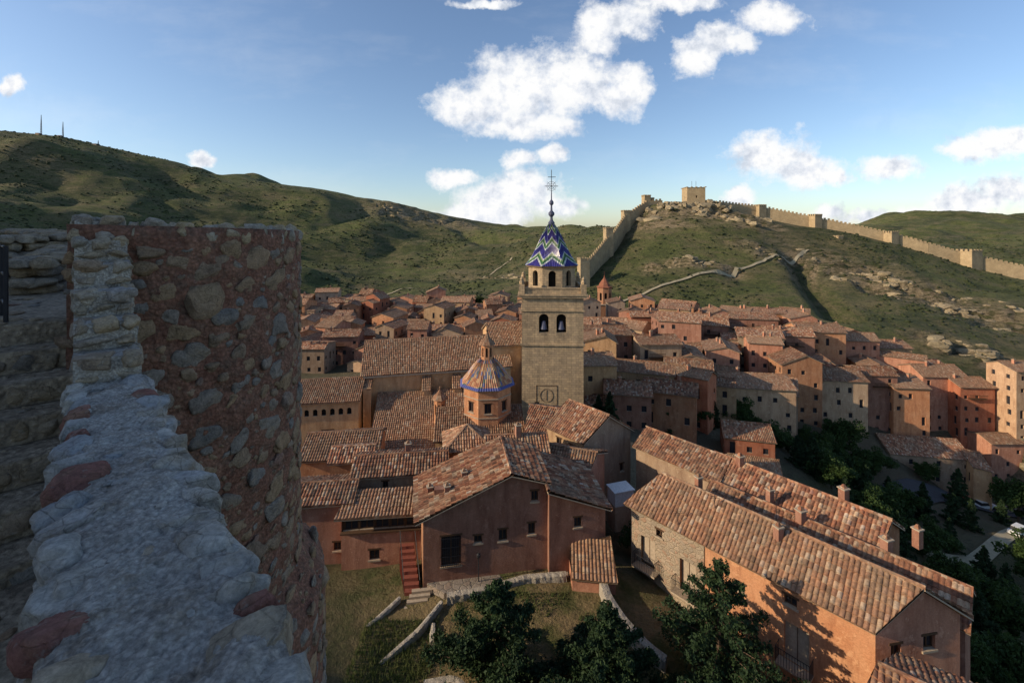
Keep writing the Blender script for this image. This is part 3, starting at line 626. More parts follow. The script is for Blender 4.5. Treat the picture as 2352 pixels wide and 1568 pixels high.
house('x',[(-9.0,53.4),(1.4,54.4),(.6,63.5),(-9.8,62.5)],-31,-24.4,-22.4,'ochre',lvl=2,wins={0:[(8.3,5.0,.6,.9,'win')]},mb=mb)
R=3.15; rt=.1; oc=[(ux+R*math.cos(math.pi/8+i*math.pi/4+rt),uy+R*math.sin(math.pi/8+i*math.pi/4+rt)) for i in range(8)]
for i in range(8): wall(mb,oc[i],oc[(i+1)%8],-24.2,-19.2,[(.75,2.1,.85,1.2,'win')],'orange',.25,True)
for i in range(8):
    for z,h in((-22.7,.12),(-20.4,.12)):
        a=Vector(oc[i]);b_=Vector(oc[(i+1)%8]);m2=(a+b_)/2; mb.box(m2.x,m2.y,z,z+h,(b_-a).length+.05,.16,math.atan2((b_-a).y,(b_-a).x),'trim')
mb.lathe(ux,uy,[(R,-19.5),(R+.2,-19.35),(R+.35,-19.15),(R+.2,-19.1)],'trim',8,math.pi/8+rt)
tiled_spire(mb,ux,uy,rt,[(R+.5,-19.15),(R+.05,-18.7),(2.6,-18.0),(1.95,-17.1),(1.3,-16.4),(.9,-16.1)],'dome',9,lambda z:(z+19.15)/3.1)
lo=[(ux+.78*math.cos(math.pi/8+i*math.pi/4),uy+.78*math.sin(math.pi/8+i*math.pi/4)) for i in range(8)]
for i in range(8): wall(mb,lo[i],lo[(i+1)%8],-16.2,-14.2,[(.17,.4,.26,1.2,'arch')],'orange',.12,False)
mb.lathe(ux,uy,[(1.15,-14.25),(.95,-14.0),(.45,-13.5),(.1,-12.9),(.09,-12.7),(.2,-12.5),(.08,-12.3),(.03,-11.6)],'roofn',8,math.pi/8)
mb.rod((ux-.3,uy,-11.9),(ux+.3,uy,-11.9),.03,'iron')
mb.build('cathedral_cupola')
mb=MB(); x,y=-9.6,60.5
lo=[(x+.75*math.cos(math.pi/8+i*math.pi/4),y+.75*math.sin(math.pi/8+i*math.pi/4)) for i in range(8)]
for i in range(8): wall(mb,lo[i],lo[(i+1)%8],-26,-21.9,[(.15,2.0,.28,1.4,'arch')],'orange',.12,False)
mb.lathe(x,y,[(1.1,-22.0),(.9,-21.7),(.4,-21.2),(.08,-20.8),(.1,-20.5),(0,-20.3)],'roofn',8,math.pi/8); mb.build('small_roof_lantern')

# cloister and neighbouring buildings
house('cathedral_cloister',[(-38,59.5),(-21,62.3),(-22.3,71),(-39.3,68)],-31,-22.9,-21.2,'ochre',lvl=2,wins={0:[(8+i*1.1,6.3,.6,.9,'arch') for i in range(8)]+[(12.5,3.0,1.4,1.3,'win')]},seed=1)
house('plaster_house',[(-22.5,48.3),(-14.6,49.3),(-15.6,56),(-23.5,55)],-29,-24.2,-22.9,'orange',lvl=2,wins={},seed=2)
house('plaster_house',[(-17.2,43.0),(-13.4,43.5),(-13.9,46.5),(-17.7,46)],-29,-21.7,-21.1,'orange',lvl=2,wins={},seed=3)
house('plaster_house',[(-14.2,40.5),(-6.0,41.6),(-6.6,45.6),(-14.8,44.8)],-28,-21.75,-21.05,'tan',lvl=2,wins={0:[(6.4,5.2,.7,.7,'win'),(2.6,5.1,.5,.6,'win')]},seed=4,chim=1)
house('plaster_house',[(-20,37.2),(-13.4,38.0),(-13.9,42),(-20.6,41.2)],-28.5,-22.45,-21.85,'pink',lvl=2,wins={0:[(5.2,2.1,.6,.7,'win')]},seed=5)
mb=MB(); P=[(-6.6,45.6),(-2.2,46.3),(-2.9,50.6),(-7.3,49.9)]
for i in range(4): wall(mb,P[i],P[(i+1)%4],-29,-22.0,[(1.9,5.3,.8,1.0,'win')] if i<2 else [],'orange')
ap=(-4.75,48.1,-20.3); ce=Vector((-4.75,48.1,0))
for i in range(4):
    a=Vector((*P[i],0));b_=Vector((*P[(i+1)%4],0)); a=ce+(a-ce)*1.13;b_=ce+(b_-ce)*1.13
    roofplane(mb,(a.x,a.y,-22.0),(b_.x,b_.y,-22.0),ap,ap,2); mb.rod((a.x,a.y,-21.9),(ap[0],ap[1],ap[2]+.1),.11,'roofn')
mb.build('hipped_pavilion')
mb=MB()
roofplane(mb,(-14.2,36.2,-22.85),(-7.3,36.9,-22.85),(-14.0,39.2,-22.15),(-7.5,39.9,-22.15),2)
wall(mb,(-13.8,36.8),(-7.5,37.5),-28,-24.2,[(2.2,1.4,.8,.8,'win')],'pink'); wall(mb,(-13.8,36.95),(-7.5,37.65),-24.2,-22.9,[(.2+i*1.22,.1,1.1,1.1,'win') for i in range(5)],'wood',.08)
wall(mb,(-13.8,40.6),(-13.8,36.8),-28,-22.8,[],'pink'); wall(mb,(-7.5,37.5),(-7.5,41),-28,-22.8,[],'pink'); mb.box(-10.6,37.1,-24.28,-24.16,6.5,.5,.105,'wood')
mb.build('covered_porch')
# central house
mb=MB()
HP=[(-8.0,39.6),(-6.6,33.8),(2.8,35.3),(2.0,41)]
def fw(px,pyt,pyb,w,kind,a=(-6.6,33.8),b_=(2.8,35.3),zg=-27.5):
    be=(px-1176)/F; dx,dy=b_[0]-a[0],b_[1]-a[1]; L=math.hypot(dx,dy); tt=(be*a[1]-a[0])/(dx-be*dy); Y=a[1]+dy*tt
    zt=(535-pyt)/F*Y; zb=(535-pyb)/F*Y; return (tt*L-w/2,zb-zg,w,zt-zb,kind)
wl=[fw(1036,1230,1298,1.45,'grille'),fw(1098,1229,1246,.6,'win'),fw(1155,1215,1241,.65,'win'),fw(1221,1200,1226,.55,'win')]
L1=math.hypot(9.4,1.5)
wall(mb,HP[0],HP[1],-27.5,-21.3,[],'orange'); wall(mb,HP[1],HP[2],-27.5,-21.4,wl,'pink'); wall(mb,HP[2],HP[3],-27.5,-19.4,[],'pink'); wall(mb,HP[3],HP[0],-27.5,-21.3,[],'pink')  # brighter orange on the left wall paints in its sunlit side
def fz(u,z): return (HP[1][0]+9.4*u,HP[1][1]+1.5*u,z)
w2=fw(1147,1128,1153,.75,'win',zg=-21.4); w3=fw(1228,1121,1145,.55,'win',zg=-21.4)
zr,fr=-18.45,.70
topz=lambda u:(-21.35+(zr+21.35)*(u/fr)) if u<fr else (zr+(-19.3-zr)*((u-fr)/(1-fr)))
ua=(w2[0]-.3)/L1
mb.poly([fz(0,-21.4),fz(ua,-21.4),fz(ua,topz(ua)),fz(0,-21.35)],'pink')
hgt=1.55
wall(mb,fz(ua,0)[:2],fz(1,0)[:2],-21.4,-21.4+hgt,[(w2[0]-ua*L1,w2[1],w2[2],w2[3],'win'),(w3[0]-ua*L1,w3[1]*.8,w3[2],min(w3[3],.8),'win')],'pink')
mb.poly([fz(ua,-21.4+hgt),fz(1,-21.4+hgt),fz(1,-19.3),fz(fr,zr),fz(ua,max(topz(ua),-21.39+hgt))],'pink')
def q3(p,z): return (p[0],p[1],z)
rf=Vector((*HP[1],0)).lerp(Vector((*HP[2],0)),fr); rb=Vector((*HP[0],0)).lerp(Vector((*HP[3],0)),fr)
roofplane(mb,(-8.6,39.8,-21.35),(-7.15,33.3,-21.35),(rb.x,rb.y+.3,zr+.15),(rf.x,rf.y-.45,zr+.15),2)
roofplane(mb,(3.0,34.9,-19.2),(2.1,41.2,-19.2),(rf.x,rf.y-.45,zr+.15),(rb.x,rb.y+.3,zr+.15),2)
mb.rod((rf.x,rf.y-.45,zr+.2),(rb.x,rb.y+.3,zr+.2),.14,'roofn',6)
mb.poly([(rb.x,rb.y,zr),q3(HP[0],-21.3),q3(HP[3],-19.4)],'pink')
for x,y,z in((-6.6,36.6,-21.0),(-5.1,35.8,-20.5),(-3.9,37.0,-20.0)): chimney(mb,x,y,z-.2,z+.6,.42)
mb.box(-5.55,36.1,-21,-20.15,1.2,.6,.15,'pink')
G=[(2.1,40.4),(2.83,34.7),(7.3,35.6),(6.5,41.6)]
wall(mb,G[1],G[2],-27.5,-21.3,[(2.0,4.8,.6,.75,'win')],'pink'); wall(mb,G[2],G[3],-27.5,-21.3,[],'pink'); wall(mb,G[3],G[0],-27.5,-21.3,[],'pink')
mb.poly([q3(G[1],-21.3),q3(G[2],-21.3),q3(G[1],-19.6)],'pink'); mb.poly([q3(G[3],-21.3),q3(G[0],-21.3),q3(G[0],-19.6)],'pink')
wall(mb,G[0],G[1],-27.5,-19.6,[],'pink')
roofplane(mb,(7.75,35.1,-21.35),(6.9,42,-21.35),(2.75,34.1,-19.45),(2.0,40.8,-19.45),2)
mb.rod((2.75,34.1,-19.3),(2.0,40.8,-19.3),.14,'roofn')
mb.build('plaster_house')
house('plaster_house',[(-2.2,41.3),(3.4,41.9),(3.0,46.5),(-2.6,46)],-28,-20.7,-19.6,'orange',lvl=2,wins={},seed=8,chim=1)
house('plaster_house',[(2.2,42.4),(6.6,40.9),(9.2,45.3),(4.6,47)],-28,-21.9,-20.9,'pink',lvl=2,wins={},seed=9)
house('plaster_house',[(1.6,52.0),(6.0,50.0),(9.5,58),(3,60)],-30,-22.7,-21.3,'ochre',lvl=2,wins={},seed=10)
mb=MB(); roofplane(mb,(4.3,33.0,-25.1),(7.6,32.6,-25.1),(4.5,35.1,-23.9),(7.7,35.6,-23.6),2)
wall(mb,(4.4,33.2),(7.5,32.9),-27.5,-25.2,[],'pink'); wall(mb,(7.5,32.9),(7.6,35.5),-27.5,-25.1,[],'pink'); wall(mb,(4.4,35),(4.4,33.2),-27.5,-25.1,[],'pink'); mb.build('garden_shed')
house('stucco_house',[(3.8,49.3),(7.2,45.4),(12.6,48.4),(9.3,52.6)],-30,-20.9,-18.9,'ochre',gk='grey',lvl=2,wins={0:[(1.4,7.2,.7,1.2,'win'),(3.2,7.0,.7,1.3,'win'),(2.2,4.2,.5,.5,'win')],1:[(4.7,5.0,.5,.8,'win')]},seed=11)  # grey gable plaster paints in the shade on this side
house('stucco_house',[(12.6,46.2),(18.0,39.6),(21.2,42.6),(15.8,49)],-31,-21.6,-20.5,'tan',lvl=2,wins={0:[(6.6,6.2,.6,.6,'win')]},seed=12)
house('long_plaster_house',[(9.5,36.2),(19.8,24.8),(25.3,25.7),(15.2,37.4)],-33,-21.5,-19.7,'orange',lvl=2,oh=.5,gk='pink',  # darker pink on the gables paints the end wall's shade
 wins={0:[(.9,7.4,1.2,2.1,'door'),(4.1,7.2,1.2,2.2,'door'),(8.0,9.4,.6,.5,'win'),(10.9,6.9,1.35,2.25,'door'),(10.9,10.2,.7,.55,'win'),(2.2,10.1,.5,.5,'win')],1:[(1.0,9.5,.65,.9,'win'),(3.1,9.8,.8,.8,'win')]},seed=13,chim=0)
mb=MB()
def along(s,off): d=Vector((10.3,-11.4)).normalized(); n=Vector((d.y,-d.x)); q=Vector((9.5,36.2))+d*s+n*off; return q
for s0,z in((4.7,-25.85),(11.55,-26.15),(1.5,-25.65)):
    ang=math.atan2(-11.4,10.3); q=along(s0,.4); mb.box(q.x,q.y,z-.1,z,1.9,.75,ang,'trim')
    for i in range(13): q=along(s0-.9+i*.15,.74); mb.rod((q.x,q.y,z),(q.x,q.y,z+.95),.014,'iron',4)
    a_=along(s0-.92,.74);b_=along(s0+.92,.74); mb.rod((a_.x,a_.y,z+.95),(b_.x,b_.y,z+.95),.02,'iron',4)
    for e in(-.92,.92):
        a_=along(s0+e,.74);b_=along(s0+e,.03); mb.rod((a_.x,a_.y,z+.95),(b_.x,b_.y,z+.95),.02,'iron',4)
        for i in range(5): q=along(s0+e,.1+i*.15); mb.rod((q.x,q.y,z),(q.x,q.y,z+.95),.014,'iron',4)
mb.build('balcony_railings')
mb=MB(); a_=along(.0,.06);b_=along(5.9,.06)
wall(mb,a_,b_,-33,-21.75,[(.9,7.4,1.2,2.1,'door'),(4.1,7.2,1.2,2.2,'door'),(2.2,10.1,.5,.5,'win')],'rubble',.3); mb.build('rubble_facade')
house('plaster_house',[(15.9,37.6),(25.9,26.0),(28.6,28.4),(18.4,40)],-35,-22.5,-21.3,'pink',lvl=2,wins={},seed=14,chim=2)
house('plaster_house',[(17.2,40.6),(25.0,31.2),(28.6,33.6),(20.7,43.6)],-37,-21.8,-20.5,'orange',lvl=2,wins={1:[(1.0,13.5,.8,.9,'win')]},seed=15,chim=2)
house('plaster_house',[(16.4,21.3),(19.4,18.6),(23.5,22.0),(20.6,24.0)],-35,-22.6,-21.7,'orange',lvl=2,wins={},seed=16,chim=0)
mb=MB()
for x,y,z in((17.5,29.9,-19.9),(27.0,30.3,-20.3),(14.6,35.6,-19.7),(20.4,36.0,-20.9),(17.9,21.0,-22.0),(11.3,36.4,-20.9)): chimney(mb,x,y,z-.6,z+.6,.42)
mb.build('chimneys')
mb=MB()
for x,y,z,h in((14.7,33.0,-20.2,1.3),(19.5,33.6,-20.8,1.6),(12.1,33.2,-21.3,1.2)):
    mb.rod((x,y,z-.6),(x,y,z+h),.025,'iron')
    for i in range(3): mb.rod((x-.35,y,z+h-.15*i),(x+.35,y,z+h-.15*i),.012,'iron',4)
mb.build('roof_antennas')
mb=MB(); x,y,_=pt(1425,1150,42); mb.box(x,y,-27,-24.75,1.9,1.4,.3,'grey'); mb.box(x,y,-24.75,-23.5,1.9,1.4,.3,'whitep'); mb.box(x,y,-23.5,-23.4,2.1,1.6,.3,'whitep'); mb.build('white_garden_shed')

# patio & garden walls
def rubwall(name,pts,h,t,mat='stone',sz=.22):
    it=[]
    for (x0,y0,z0),(x1,y1,z1) in zip(pts,pts[1:]):
        L=math.hypot(x1-x0,y1-y0); a=math.atan2(y1-y0,x1-x0); n=max(1,int(L/(sz*1.55)))
        for r_ in range(max(1,int(h/sz))):
            for i in range(n):
                f=(i+.5*(r_%2)+nr.uniform(.3,.7))/n
                for sd in(-1,1):
                    it.append(((x0+(x1-x0)*f-math.sin(a)*sd*t*.25,y0+(y1-y0)*f+math.cos(a)*sd*t*.25,z0+(z1-z0)*f+h-(r_+.5)*sz*.95),rotz(a+nr.randn()*.08),(sz*.95,t*.36,sz*.56),nr.rand()*.6))
    return lumps(name,it,mat,3,.6,.16,True,6)
def stripwall(name,pts,h,t,mat='pale'):
    Q=[]
    for a_,b_ in zip(pts,pts[1:]):
        n=max(2,int((Vector(b_)-Vector(a_)).length/.15))
        for i in range(n): Q.append(Vector(a_).lerp(Vector(b_),i/n))
    Q.append(Vector(pts[-1])); n=len(Q); S_=[Q[max(0,i-3):i+4] for i in range(n)]; Q=[sum(s_,Vector())/len(s_) for s_ in S_]
    P=np.zeros((n,9,3))
    for i in range(n):
        d=(Q[min(n-1,i+1)]-Q[max(0,i-1)]); d.z=0; d.normalize(); nn=Vector((d.y,-d.x,0)); q=Q[i]
        for j,(o_,z) in enumerate([(-.5,-1.2),(-.5,h*.5),(-.48,h-.05),(-.4,h),(0,h+.03),(.4,h),(.48,h-.05),(.5,h*.5),(.5,-1.2)]):
            w=q+nn*o_*t; k_=noise.fractal(Vector((w.x*3,w.y*3,z*3)),1,2,3)*.06; P[i,j]=(w.x+nn.x*k_,w.y+nn.y*k_,q.z+z+(k_ if z>0 else 0))
    mb=MB(); mb.grid(P,np.zeros((n,9,2)),mat)
    mb.poly([tuple(p) for p in P[0]],mat); mb.poly([tuple(p) for p in P[-1][::-1]],mat); mb.build(name)
stripwall('garden_wall',[(-4.9,32.6,-26.6),(-2,33.1,-26.5),(1,34.0,-26.3),(4.3,34.2,-26.2)],.7,.5)
stripwall('garden_wall',[(6.6,33.2,-26.4),(6.7,31.8,-26.5),(7.4,30.3,-26.8),(8.6,28.9,-27.3),(9.8,28.2,-27.7)],1.2,.6)
stripwall('garden_wall',[(-12,29.5,-27.6),(-9.5,31.3,-27.1),(-8,33.2,-26.8)],.45,.3)
stripwall('garden_wall',[(-8.5,28.4,-27.5),(-6.2,30.5,-26.9),(-4.9,32.6,-26.6)],.45,.3)
stripwall('garden_wall',[(-5.4,31.2,-26.9),(-5.2,29.5,-27.1)],.4,.35)
stripwall('garden_wall',[(-5.4,26.6,-27.1),(-3.4,26.9,-27.0),(-2.6,26.2,-27)],.8,.45)
mb=MB()
for i in range(5): mb.box(-7.1+.12*i,32.4+.28*i,-27.6,-26.9+.17*i,1.5,.3,.15,'trim')
mb.build('stone_garden_steps')
mb=MB()
for i in range(8): mb.box(-8.4+.16*i*0.9,36.4-.38*i,-27.5,-24.9-.22*i,1.1,.38,.1,'redpaint')
for sd in(-.6,.6):
    a_=(-8.4+sd,36.6,-23.9);b_=(-7.4+sd,33.6,-25.6); mb.rod(a_,b_,.025,'iron')
    for i in range(7):
        f=i/6; x=a_[0]+(b_[0]-a_[0])*f;y=a_[1]+(b_[1]-a_[1])*f;z=a_[2]+(b_[2]-a_[2])*f; mb.rod((x,y,z),(x,y,z-1.0),.015,'iron',4)
mb.build('red_entrance_stairs')
mb=MB(); P0=[(-6.4,33.9),(-4.9,32.9),(-2,33.4),(1,34.2),(4.3,34.4),(4.3,35.6),(2.8,35.3)]
mb.poly([(x,y,-26.0) for x,y in P0],'paving')
for i in range(len(P0)): a_=P0[i];b_=P0[(i+1)%len(P0)]; mb.poly([(a_[0],a_[1],-27.6),(b_[0],b_[1],-27.6),(b_[0],b_[1],-26.0),(a_[0],a_[1],-26.0)],'paving')
mb.build('patio_paving')
mb=MB(); mb.rod((-2.5,34.0,-26.1),(-2.5,34.0,-24.3),.04,'iron',6); mb.lathe(-2.5,34.0,[(.02,-24.3),(.14,-24.2),(.16,-24.0),(.05,-23.9),(0,-23.8)],'iron',6); mb.build('patio_lamp_post')
mb=MB(); n=11000; gx=nr.uniform(-10,7,n); gy=nr.uniform(25,33,n); keep_=[(noise.noise(Vector((a,b,0))*.35)>.05 or a<-5) and not(a<-4 and b>31.5) for a,b in zip(gx,gy)]
gx,gy=gx[keep_],gy[keep_]; gz=hb(gx,gy)
for x,y,z in zip(gx,gy,gz):
    z2=z+hn(x,y,z)
    for _ in range(2):
        a=nr.rand()*6.3; w=.025; h=nr.uniform(.08,.28 if x>-5 else .45)
        mb.V+=[(x-w*math.cos(a),y-w*math.sin(a),z2-.03),(x+w*math.cos(a),y+w*math.sin(a),z2-.03),(x+nr.randn()*.08,y+nr.randn()*.08,z2+h)]; mb.Fc.append((mb.n,mb.n+1,mb.n+2)); mb.n+=3; mb.UV+=[(0,0)]*3; mb.Mi.append(mb.mi('grassb'))
mb.build('garden_grass')

# ------------------------------------------------------------ town
placed=[]
def free(x,y,r): return all((x-a)**2+(y-b)**2>(r+q)**2 for a,b,q in placed)
def townhouse(x,y,w,d,h,ang,wk,sd,lvl=0):
    zg_=min(Hh(x,y),Hh(x+w*.4,y-d*.4),Hh(x-w*.4,y-d*.4))-1.0
    top=max(Hh(x,y),zg_+1)
    c_,s_=math.cos(ang),math.sin(ang); P=[(x+a*c_-b*s_,y+a*s_+b*c_) for a,b in((-w/2,-d/2),(w/2,-d/2),(w/2,d/2),(-w/2,d/2))]
    r=random.Random(sd); ze=top+h
    mb=MB(); fr_=r.choice([.5,.5,.4,.6,.3]); dz=0 if r.random()<.6 else r.uniform(-1.2,1.2)
    house('x',P,zg_,ze,ze+max(dz,0)+d*.5*r.uniform(.24,.38),wk,fr=fr_,ze2=ze+dz,lvl=lvl,wins='auto',oh=.5,chim=r.choice([0,1,1,2]),seed=sd,mb=mb,dens=r.uniform(.5,.95))
    if r.random()<.5:
        sg=r.choice([-1,1]); aw=r.uniform(3,4.5); ad=d*r.uniform(.6,.9); ox=sg*(w/2+aw/2-.05); P2=[(x+(ox+a)*c_-(b-.3)*s_,y+(ox+a)*s_+(b-.3)*c_) for a,b in((-aw/2,-ad/2),(aw/2,-ad/2),(aw/2,ad/2),(-aw/2,ad/2))]
        e_=ze-r.uniform(1.2,3.5)
        house('x',P2,zg_-1,e_,e_+.9,r.choice([wk,'tan','pink','ochre']),fr=.5,wins='auto',oh=.35,seed=sd+1,mb=mb)
    if r.random()<.35:
        z=ze-r.uniform(2.6,3.0); L=w*r.uniform(.3,.6); u=r.uniform(-w*.15,w*.15); n=(s_,-c_)
        px,py=x+u*c_+n[0]*(d/2+.45),y+u*s_+n[1]*(d/2+.45); mb.box(px,py,z-.12,z,L,.9,ang,'wood')
        px+=n[0]*.42;py+=n[1]*.42; mb.box(px,py,z+.85,z+.95,L,.08,ang,'wood')
        for i in range(int(L/.3)+1): q=-L/2+i*.3; mb.box(px+q*c_,py+q*s_,z,z+.86,.05,.05,ang,'wood')
    placed.append((x,y,min(w,d)*.52)); return mb.build({'tan':'stucco_house','grey':'stucco_house','ochre':'ochre_house','white':'whitewashed_house','red':'red_house','pink':'terracotta_house','orange':'orange_house','rubble':'stone_house'}[wk])
kinds=['tan','ochre','pink','pink','orange','pink','grey','rubble','orange','tan','pink','red','orange']
for i,(px,Y,w,d,h,a,k) in enumerate([(1560,128,11,9,13,-.35,'pink'),(1625,135,10,9,11,-.3,'pink'),(1725,100,14,10,9,-.15,'tan'),(1775,103,9,9,8.5,-.5,'grey'),(1900,112,13,9,8.5,-.12,'tan'),(1990,115,9,8,11,-.1,'pink'),(2065,113,8,8,11,-.1,'orange'),
    (2140,122,11,8,10.5,-.05,'pink'),(2212,118,8,8,11.5,-.08,'red'),(2280,112,8,7,7.5,0,'pink'),(2340,113,9,7,9,0,'tan'),(2400,115,9,8,8,0,'pink'),(2280,128,10,8,9,0,'orange'),(2350,127,9,8,9,.1,'pink'),(2180,133,10,8,8,0,'ochre'),(2110,136,9,8,8,0,'pink'),(1580,96,9,8,9,-.35,'tan'),(1480,92,11,8,8,-.3,'ochre'),(1440,84,8,7,6,-.2,'pink'),(1540,84,9,7,7.5,-.4,'orange'),(1800,128,12,9,11,-.2,'pink'),(1870,132,12,9,11.5,-.15,'orange'),(1950,135,11,9,10,-.1,'pink'),(2030,138,10,8,9,-.1,'ochre'),(1720,145,14,9,11,-.2,'pink'),(1740,125,11,8,11,-.3,'rubble'),
    (895,200,8,7,6,.1,'white'),(1050,192,12,8,7.5,-.1,'ochre'),(790,135,10,8,8,.1,'pink'),(725,125,8,8,7,0,'tan'),(1090,150,8,7,6,.2,'pink'),(1020,150,12,7,5.5,.05,'ochre'),(940,155,10,7,6,-.1,'tan')]):
    townhouse((px-1176)/F*Y,Y,w,d,h,a,k,100+i)
x,y,_=pt(1722,1040,76); house('red_house',[(x-4,y+.5),(x+3.3,y-1.6),(x+5,y+5),(x-2,y+6.5)],-46,-34.2,-32.8,'red',lvl=0,seed=50); placed.append((x,y,7))
x,y,_=pt(1735,1040,70); house('red_house',[(x-3.6,y+.5),(x+3,y-1.6),(x+4.6,y+3),(x-2,y+5)],-46,-36.5,-35.4,'red',lvl=0,seed=51)
x0,y0,_=pt(2045,1080,104);x1,y1,_=pt(2235,1085,101)
house('riverside_villa',[(x0,y0),(x1,y1),(x1+1,y1+9),(x0+1,y0+9)],-62,-50.3,-47.9,'tan',lvl=0,seed=60)
x2,y2,_=pt(2278,1085,97); house('riverside_villa',[(x1-2,y1-2),(x2,y2),(x2+3,y2+8),(x1+1,y1+7)],-62,-50.8,-49,'ochre',lvl=0,seed=61)
placed+=[(x0,y0+4,6),(x1,y1+4,6),((x0+x1)/2,(y0+y1)/2+4,7)]
sd=300
def fill(n,Yr,br,hr,cond,sz=(7,12),base_ang=0):
    global sd
    k=0
    for _ in range(n):
        Y=rng.uniform(*Yr); X=Y*rng.uniform(*br)
        if not cond(X,Y): continue
        w=rng.uniform(*sz);d=rng.uniform(6,9)
        if not free(X,Y,min(w,d)*.52): continue
        hv=rng.uniform(*hr)+2.6*noise.noise(Vector((X*.06,Y*.06,1)))
        townhouse(X,Y,w,d,hv,base_ang+rng.choice([0,0,math.pi/2,-math.pi/2])+rng.uniform(-.4,.4),rng.choice(kinds),sd); sd+=1;k+=1
    return k
placed+=[(38,190,9),(30,152,10),(6,75,9),(20,60,5)]
k1=fill(2400,(86,176),(.15,.88),(6,12),lambda X,Y:(X/Y<.4 or Y>96) and (X/Y<.6 or Y>108) and Y<185-60*max(0,X/Y-.35)*1.6,base_ang=-.3)
k2=fill(1700,(128,205),(-.46,.1),(4,9),lambda X,Y:Y<205-40*max(0,-X/Y-.2) and Y>128+max(0,(X/Y+.2))*110 and noise.noise(Vector((X*.03,Y*.03,2)))>-.25,sz=(5.5,10.5))
print('houses',k1,k2)
mb=MB(); x,y=39.0,192.0
P=[(x-3.3,y-3.3),(x+3.3,y-3.3),(x+3.3,y+3.3),(x-3.3,y+3.3)]
for i in range(4): wall(mb,P[i],P[(i+1)%4],-45,-30,[(2.6,8,1.4,2.6,'arch')],'orange',.5,False)
mb.box(x,y,-30,-29.6,7.2,7.2,0,'trim')
oc=[(x+3.0*math.cos(math.pi/8+i*math.pi/4),y+3.0*math.sin(math.pi/8+i*math.pi/4)) for i in range(8)]
for i in range(8): wall(mb,oc[i],oc[(i+1)%8],-29.6,-23.0,[(.6,1.4,1.1,3.2,'arch')],'orange',.5,False)
mb.lathe(x,y,[(3.0,-23.2),(3.4,-22.9),(3.4,-22.6),(2.4,-22.2),(2.2,-21.5),(.25,-18.8),(.3,-18.4),(.05,-18),(.05,-16.4)],'red',8,math.pi/8); mb.rod((x-.6,y,-17.2),(x+.6,y,-17.2),.08,'iron')
mb.build('church_bell_tower')
house('parish_church',[(24,146),(40,144),(43,157),(27,159)],-42,-31,-28.3,'tan',lvl=0,seed=70,wins={0:[(4+i*4,6.5,.9,1.4,'arch') for i in range(3)]})

# ------------------------------------------------------------ fortress walls on the ridge
def fort(name,pts,h,t=2.0):
    mb=MB()
    for (xa,ya,za),(xb,yb,zb) in zip(pts,pts[1:]):
        L=math.hypot(xb-xa,yb-ya); ang=math.atan2(yb-ya,xb-xa); n=max(1,int(L/2.4))
        for i in range(n):
            f=(i+.5)/n; x=xa+(xb-xa)*f;y=ya+(yb-ya)*f; zg=min(Hh(x,y),za+(zb-za)*f+1)-4; zt=za+(zb-za)*f+h+.25*noise.noise(Vector((x*.2,y*.2,0)))
            mb.box(x,y,zg,zt,L/n+.05,t,ang,'oldwall'); mb.box(x,y,zt,zt+1.2,L/n*.5,.7,ang,'oldwall')
    mb.build(name)
def ftower(name,px,py,Y,w,h):
    x,y,z=pt(px,py,Y); mb=MB(); zb=min(Hh(x,y),z)-5
    mb.box(x,y,zb,z,w,w,.2,'oldwall',.97)
    for i in range(4):
        for s_ in(-1,1):
            for ax in(0,1):
                u=(i-1.5)*w/4*1.15; X=u if ax==0 else s_*w*.43; Yy=s_*w*.43 if ax==0 else u
                mb.box(x+X*math.cos(.2)-Yy*math.sin(.2),y+X*math.sin(.2)+Yy*math.cos(.2),z,z+1.3,w*.16,w*.16,.2,'oldwall')
    mb.build(name)
def gp(px,Y,py): return pt(px,py,Y)
fort('fortress_wall',[gp(1335,252,650),gp(1345,262,632),gp(1392,288,573),gp(1405,296,562),gp(1436,318,516),gp(1487,332,483),gp(1520,334,480)],6.5)
fort('fortress_wall',[gp(1650,332,483),gp(1745,334,494),gp(1880,325,520),gp(2055,312,558),gp(2130,305,580),gp(2225,300,606),gp(2352,290,634),gp(2600,280,694)],6.0)
for q in [(1340,597,254,5.5,0),(1397,527,293,5,0),(1437,487,320,5,0),(1484,452,334,5,0),(1493,458,336,4.5,0),(1745,474,333,6,0),(1872,496,324,6,0),(2046,535,311,6,0),(2226,577,299,9,0),(1925,545,300,4,0)]: ftower('fortress_tower',*q)
mb=MB(); x,y,z=pt(1592,432,330); zg=Hh(x,y)
P=[(x-6.3,y-5),(x+6.3,y-6),(x+6.6,y+6),(x-6,y+6)]
for i in range(4): wall(mb,P[i],P[(i+1)%4],zg-5,z,[(6,8,1,1.6,'void')],'oldwall',.5,False)
mb.poly([(*q,z) for q in P],'oldwall')
for i in range(4):
    for f in(0,.25,.5,.75): mb.box(P[i][0]+(P[(i+1)%4][0]-P[i][0])*f,P[i][1]+(P[(i+1)%4][1]-P[i][1])*f,z,z+.4,1.3,1.3,0,'oldwall')
for dx in(-1,2): mb.rod((x+dx,y,z),(x+dx,y,z+5),.12,'iron')
mb.build('hilltop_keep')
it=[]
for _ in range(110):
    a=nr.rand()*6.3; rr=nr.uniform(6,22); X,Y_=x+rr*math.cos(a)*1.6,y-2+rr*math.sin(a)*.6-4; s=nr.uniform(.8,1.3); it.append(((X,Y_,Hh(X,Y_)+.3),rotz(nr.rand()),(nr.uniform(1.3,3.0),1.8,nr.uniform(.8,2.0)),nr.rand()))
lumps('summit_rocks',it,'rock',2,.6,.22,False,7)
